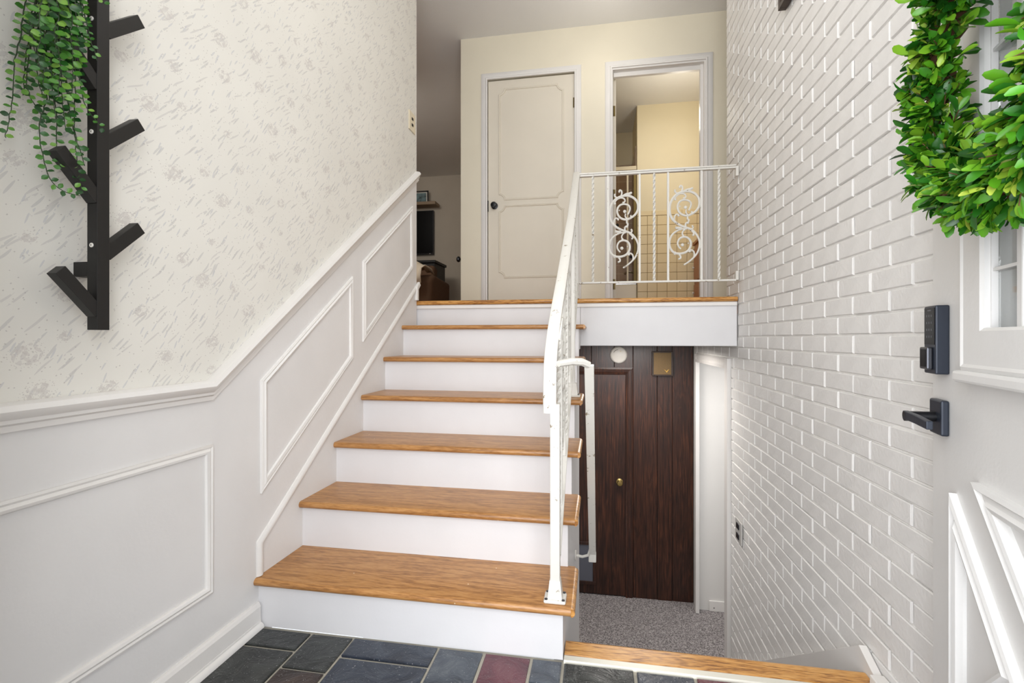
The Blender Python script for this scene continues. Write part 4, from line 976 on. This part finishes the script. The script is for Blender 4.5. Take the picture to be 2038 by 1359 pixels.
# ------------------------------------------------------------------ hanging vine on the top peg
pl = thing('hanging_plant', (-1.164, .862, 2.0), 'trailing green artificial vine hanging from the black coat rack', 'hanging plant')
po = Vector(pl.location)
def inv(px, py, y):
    s_, c_ = math.sin(YAW), math.cos(YAW); u = (px-1019)/F; v = (HY-py)/F
    d = Vector((-s_+u*c_, c_+u*s_, v)); t_ = y/d.y; return Vector((d.x*t_, y, EYE+d.z*t_))
strands = [  # (points in photo pixels, distance y from the camera plane)
 ([(95, -60), (60, -30), (44, 30), (40, 80), (30, 110), (28, 140), (26, 190), (18, 235), (11, 274)], .900, 1),
 ([(95, -60), (70, 20), (60, 70), (52, 110), (48, 150), (46, 190)], .905, 1), ([(100, -60), (80, 10), (66, 60), (56, 120), (52, 165), (60, 195), (80, 225), (92, 245)], .895, 1),
 ([(105, -60), (96, 30), (90, 90), (93, 150), (94, 195), (88, 215), (76, 250), (80, 290), (90, 330), (100, 360), (125, 382), (160, 390)], .885, 1.05),
 ([(105, -60), (108, 40), (110, 110), (108, 170), (112, 230), (113, 280), (115, 320), (122, 335)], .890, .95),
 ([(110, -60), (122, 30), (130, 100), (132, 160), (134, 200), (140, 235), (148, 260), (150, 285), (153, 320), (158, 355), (165, 385)], .880, 1),
 ([(115, -60), (140, 20), (145, 70), (150, 120), (150, 180), (148, 230), (150, 275), (160, 300), (168, 330)], .872, 1.15),
 ([(118, -60), (150, 10), (160, 60), (160, 120), (158, 150), (160, 180), (172, 215), (190, 240), (208, 260)], .880, .95),
 ([(120, -60), (160, -5), (172, 40), (178, 75), (186, 95), (192, 120)], .885, .8),
 ([(105, -60), (88, 0), (74, 60), (72, 110), (74, 150), (84, 190)], .880, 1.1), ([(108, -60), (100, 0), (92, 60), (88, 120), (86, 170)], .868, 1.2),
 ([(108, -60), (112, 0), (104, 60), (100, 120), (106, 190), (112, 240)], .866, 1.2), ([(110, -60), (130, 0), (118, 60), (120, 130), (124, 190), (128, 240), (132, 262)], .862, 1.25),
 ([(112, -60), (140, -10), (134, 50), (144, 100), (146, 140), (142, 200)], .858, 1.3), ([(112, -60), (150, -15), (150, 30), (156, 80), (158, 130)], .862, 1.2),
 ([(105, -60), (80, -20), (64, 20), (58, 60), (60, 110)], .875, 1.1), ([(105, -60), (92, -20), (84, 20), (66, 42), (64, 80), (76, 130)], .862, 1.25),
 ([(110, -60), (120, 10), (112, 80), (122, 130), (116, 190)], .856, 1.25), ([(108, -60), (104, 20), (96, 70), (104, 110), (96, 160), (100, 210)], .872, 1.1),
 ([(112, -60), (128, -10), (128, 40), (136, 80), (128, 130), (136, 180), (138, 230)], .870, 1.15), ([(115, -60), (152, -20), (164, 20), (166, 60), (166, 90)], .875, 1.0),
 ([(107, -60), (86, -10), (76, 30), (82, 70), (74, 100), (80, 140)], .854, 1.3), ([(113, -60), (134, 0), (146, 40), (138, 70), (146, 110)], .852, 1.35),
 ([(109, -60), (110, -10), (118, 30), (108, 60), (112, 100)], .850, 1.35), ([(106, -60), (95, -30), (100, 10), (86, 50), (90, 80)], .852, 1.3),
 ([(118, -60), (186, -30), (200, -5), (208, 8)], .93, .9),
]
vl = []
for pts, yv, sc in strands:
    xt = -1.188+(.905-yv)*1.45
    def plan(px, py):
        q_ = inv(px, py, 1.0); x_ = max(xt, -1.136) if px > 166 else xt
        return q_*1.0 if False else Vector((0, 0, EYE))+(q_-Vector((0, 0, EYE)))*(x_/q_.x)
    p3 = [plan(*p) for p in pts]
    top = Vector((-1.164, .862, 1.985))
    p3[0] = top+Vector((random.uniform(-.012, .012), random.uniform(-.01, .01), random.uniform(-.01, .006)))
    q = p3
    for _ in range(2):
        r_ = [q[0]]
        for a_, b2 in zip(q, q[1:]): r_ += [a_.lerp(b2, .25), a_.lerp(b2, .75)]
        q = r_+[q[-1]]
    for i in range(len(q)): q[i] = q[i]+Vector((max(0, -1.200-q[i].x), random.uniform(-.0015, .0015), 0))
    n = len(q)
    MB().tube([p-po for p in q], [.0016-.0008*i/(n-1) for i in range(n)], 5).build('stem', M['stem'], pl, world=False)
    # paired leaves every ~9 mm along the strand
    acc = 0; side_ = 1; tot = sum((q[i+1]-q[i]).length for i in range(n-1)); run_ = 0
    for i in range(n-1):
        seg = q[i+1]-q[i]; ln = seg.length; run_ += ln
        acc += ln; step = .0092*sc
        while acc > step:
            acc -= step; side_ = -side_
            p = q[i+1]-seg.normalized()*acc
            f_ = run_/tot
            if f_ < .12: continue
            tz = seg.normalized()
            outw = Vector((.75, -.55, 0)).normalized()
            lat = tz.cross(outw).normalized()*side_
            d_ = (lat*random.uniform(.7, 1.1)+tz*random.uniform(.1, .6)+outw*random.uniform(.0, .6)).normalized()
            if p.x+d_.x*.016 < XL+.004: continue
            vl.append((p-po, orient(d_, outw+Vector((random.uniform(-.4, .4), random.uniform(-.4, .4), random.uniform(-.2, .5)))), sc*random.uniform(.8, 1.1)*(1.05-.35*f_)))
vleaf = leafmesh('leaf', .0185, .0140, M['leaf_dark'], -.22)
def vkey(t):
    px, py, d = proj(*(po+t[0]))
    return (1 if py < -8 else 0, d/t[2])
scatter(vl, vleaf, pl, 300, 'foliage', vkey)
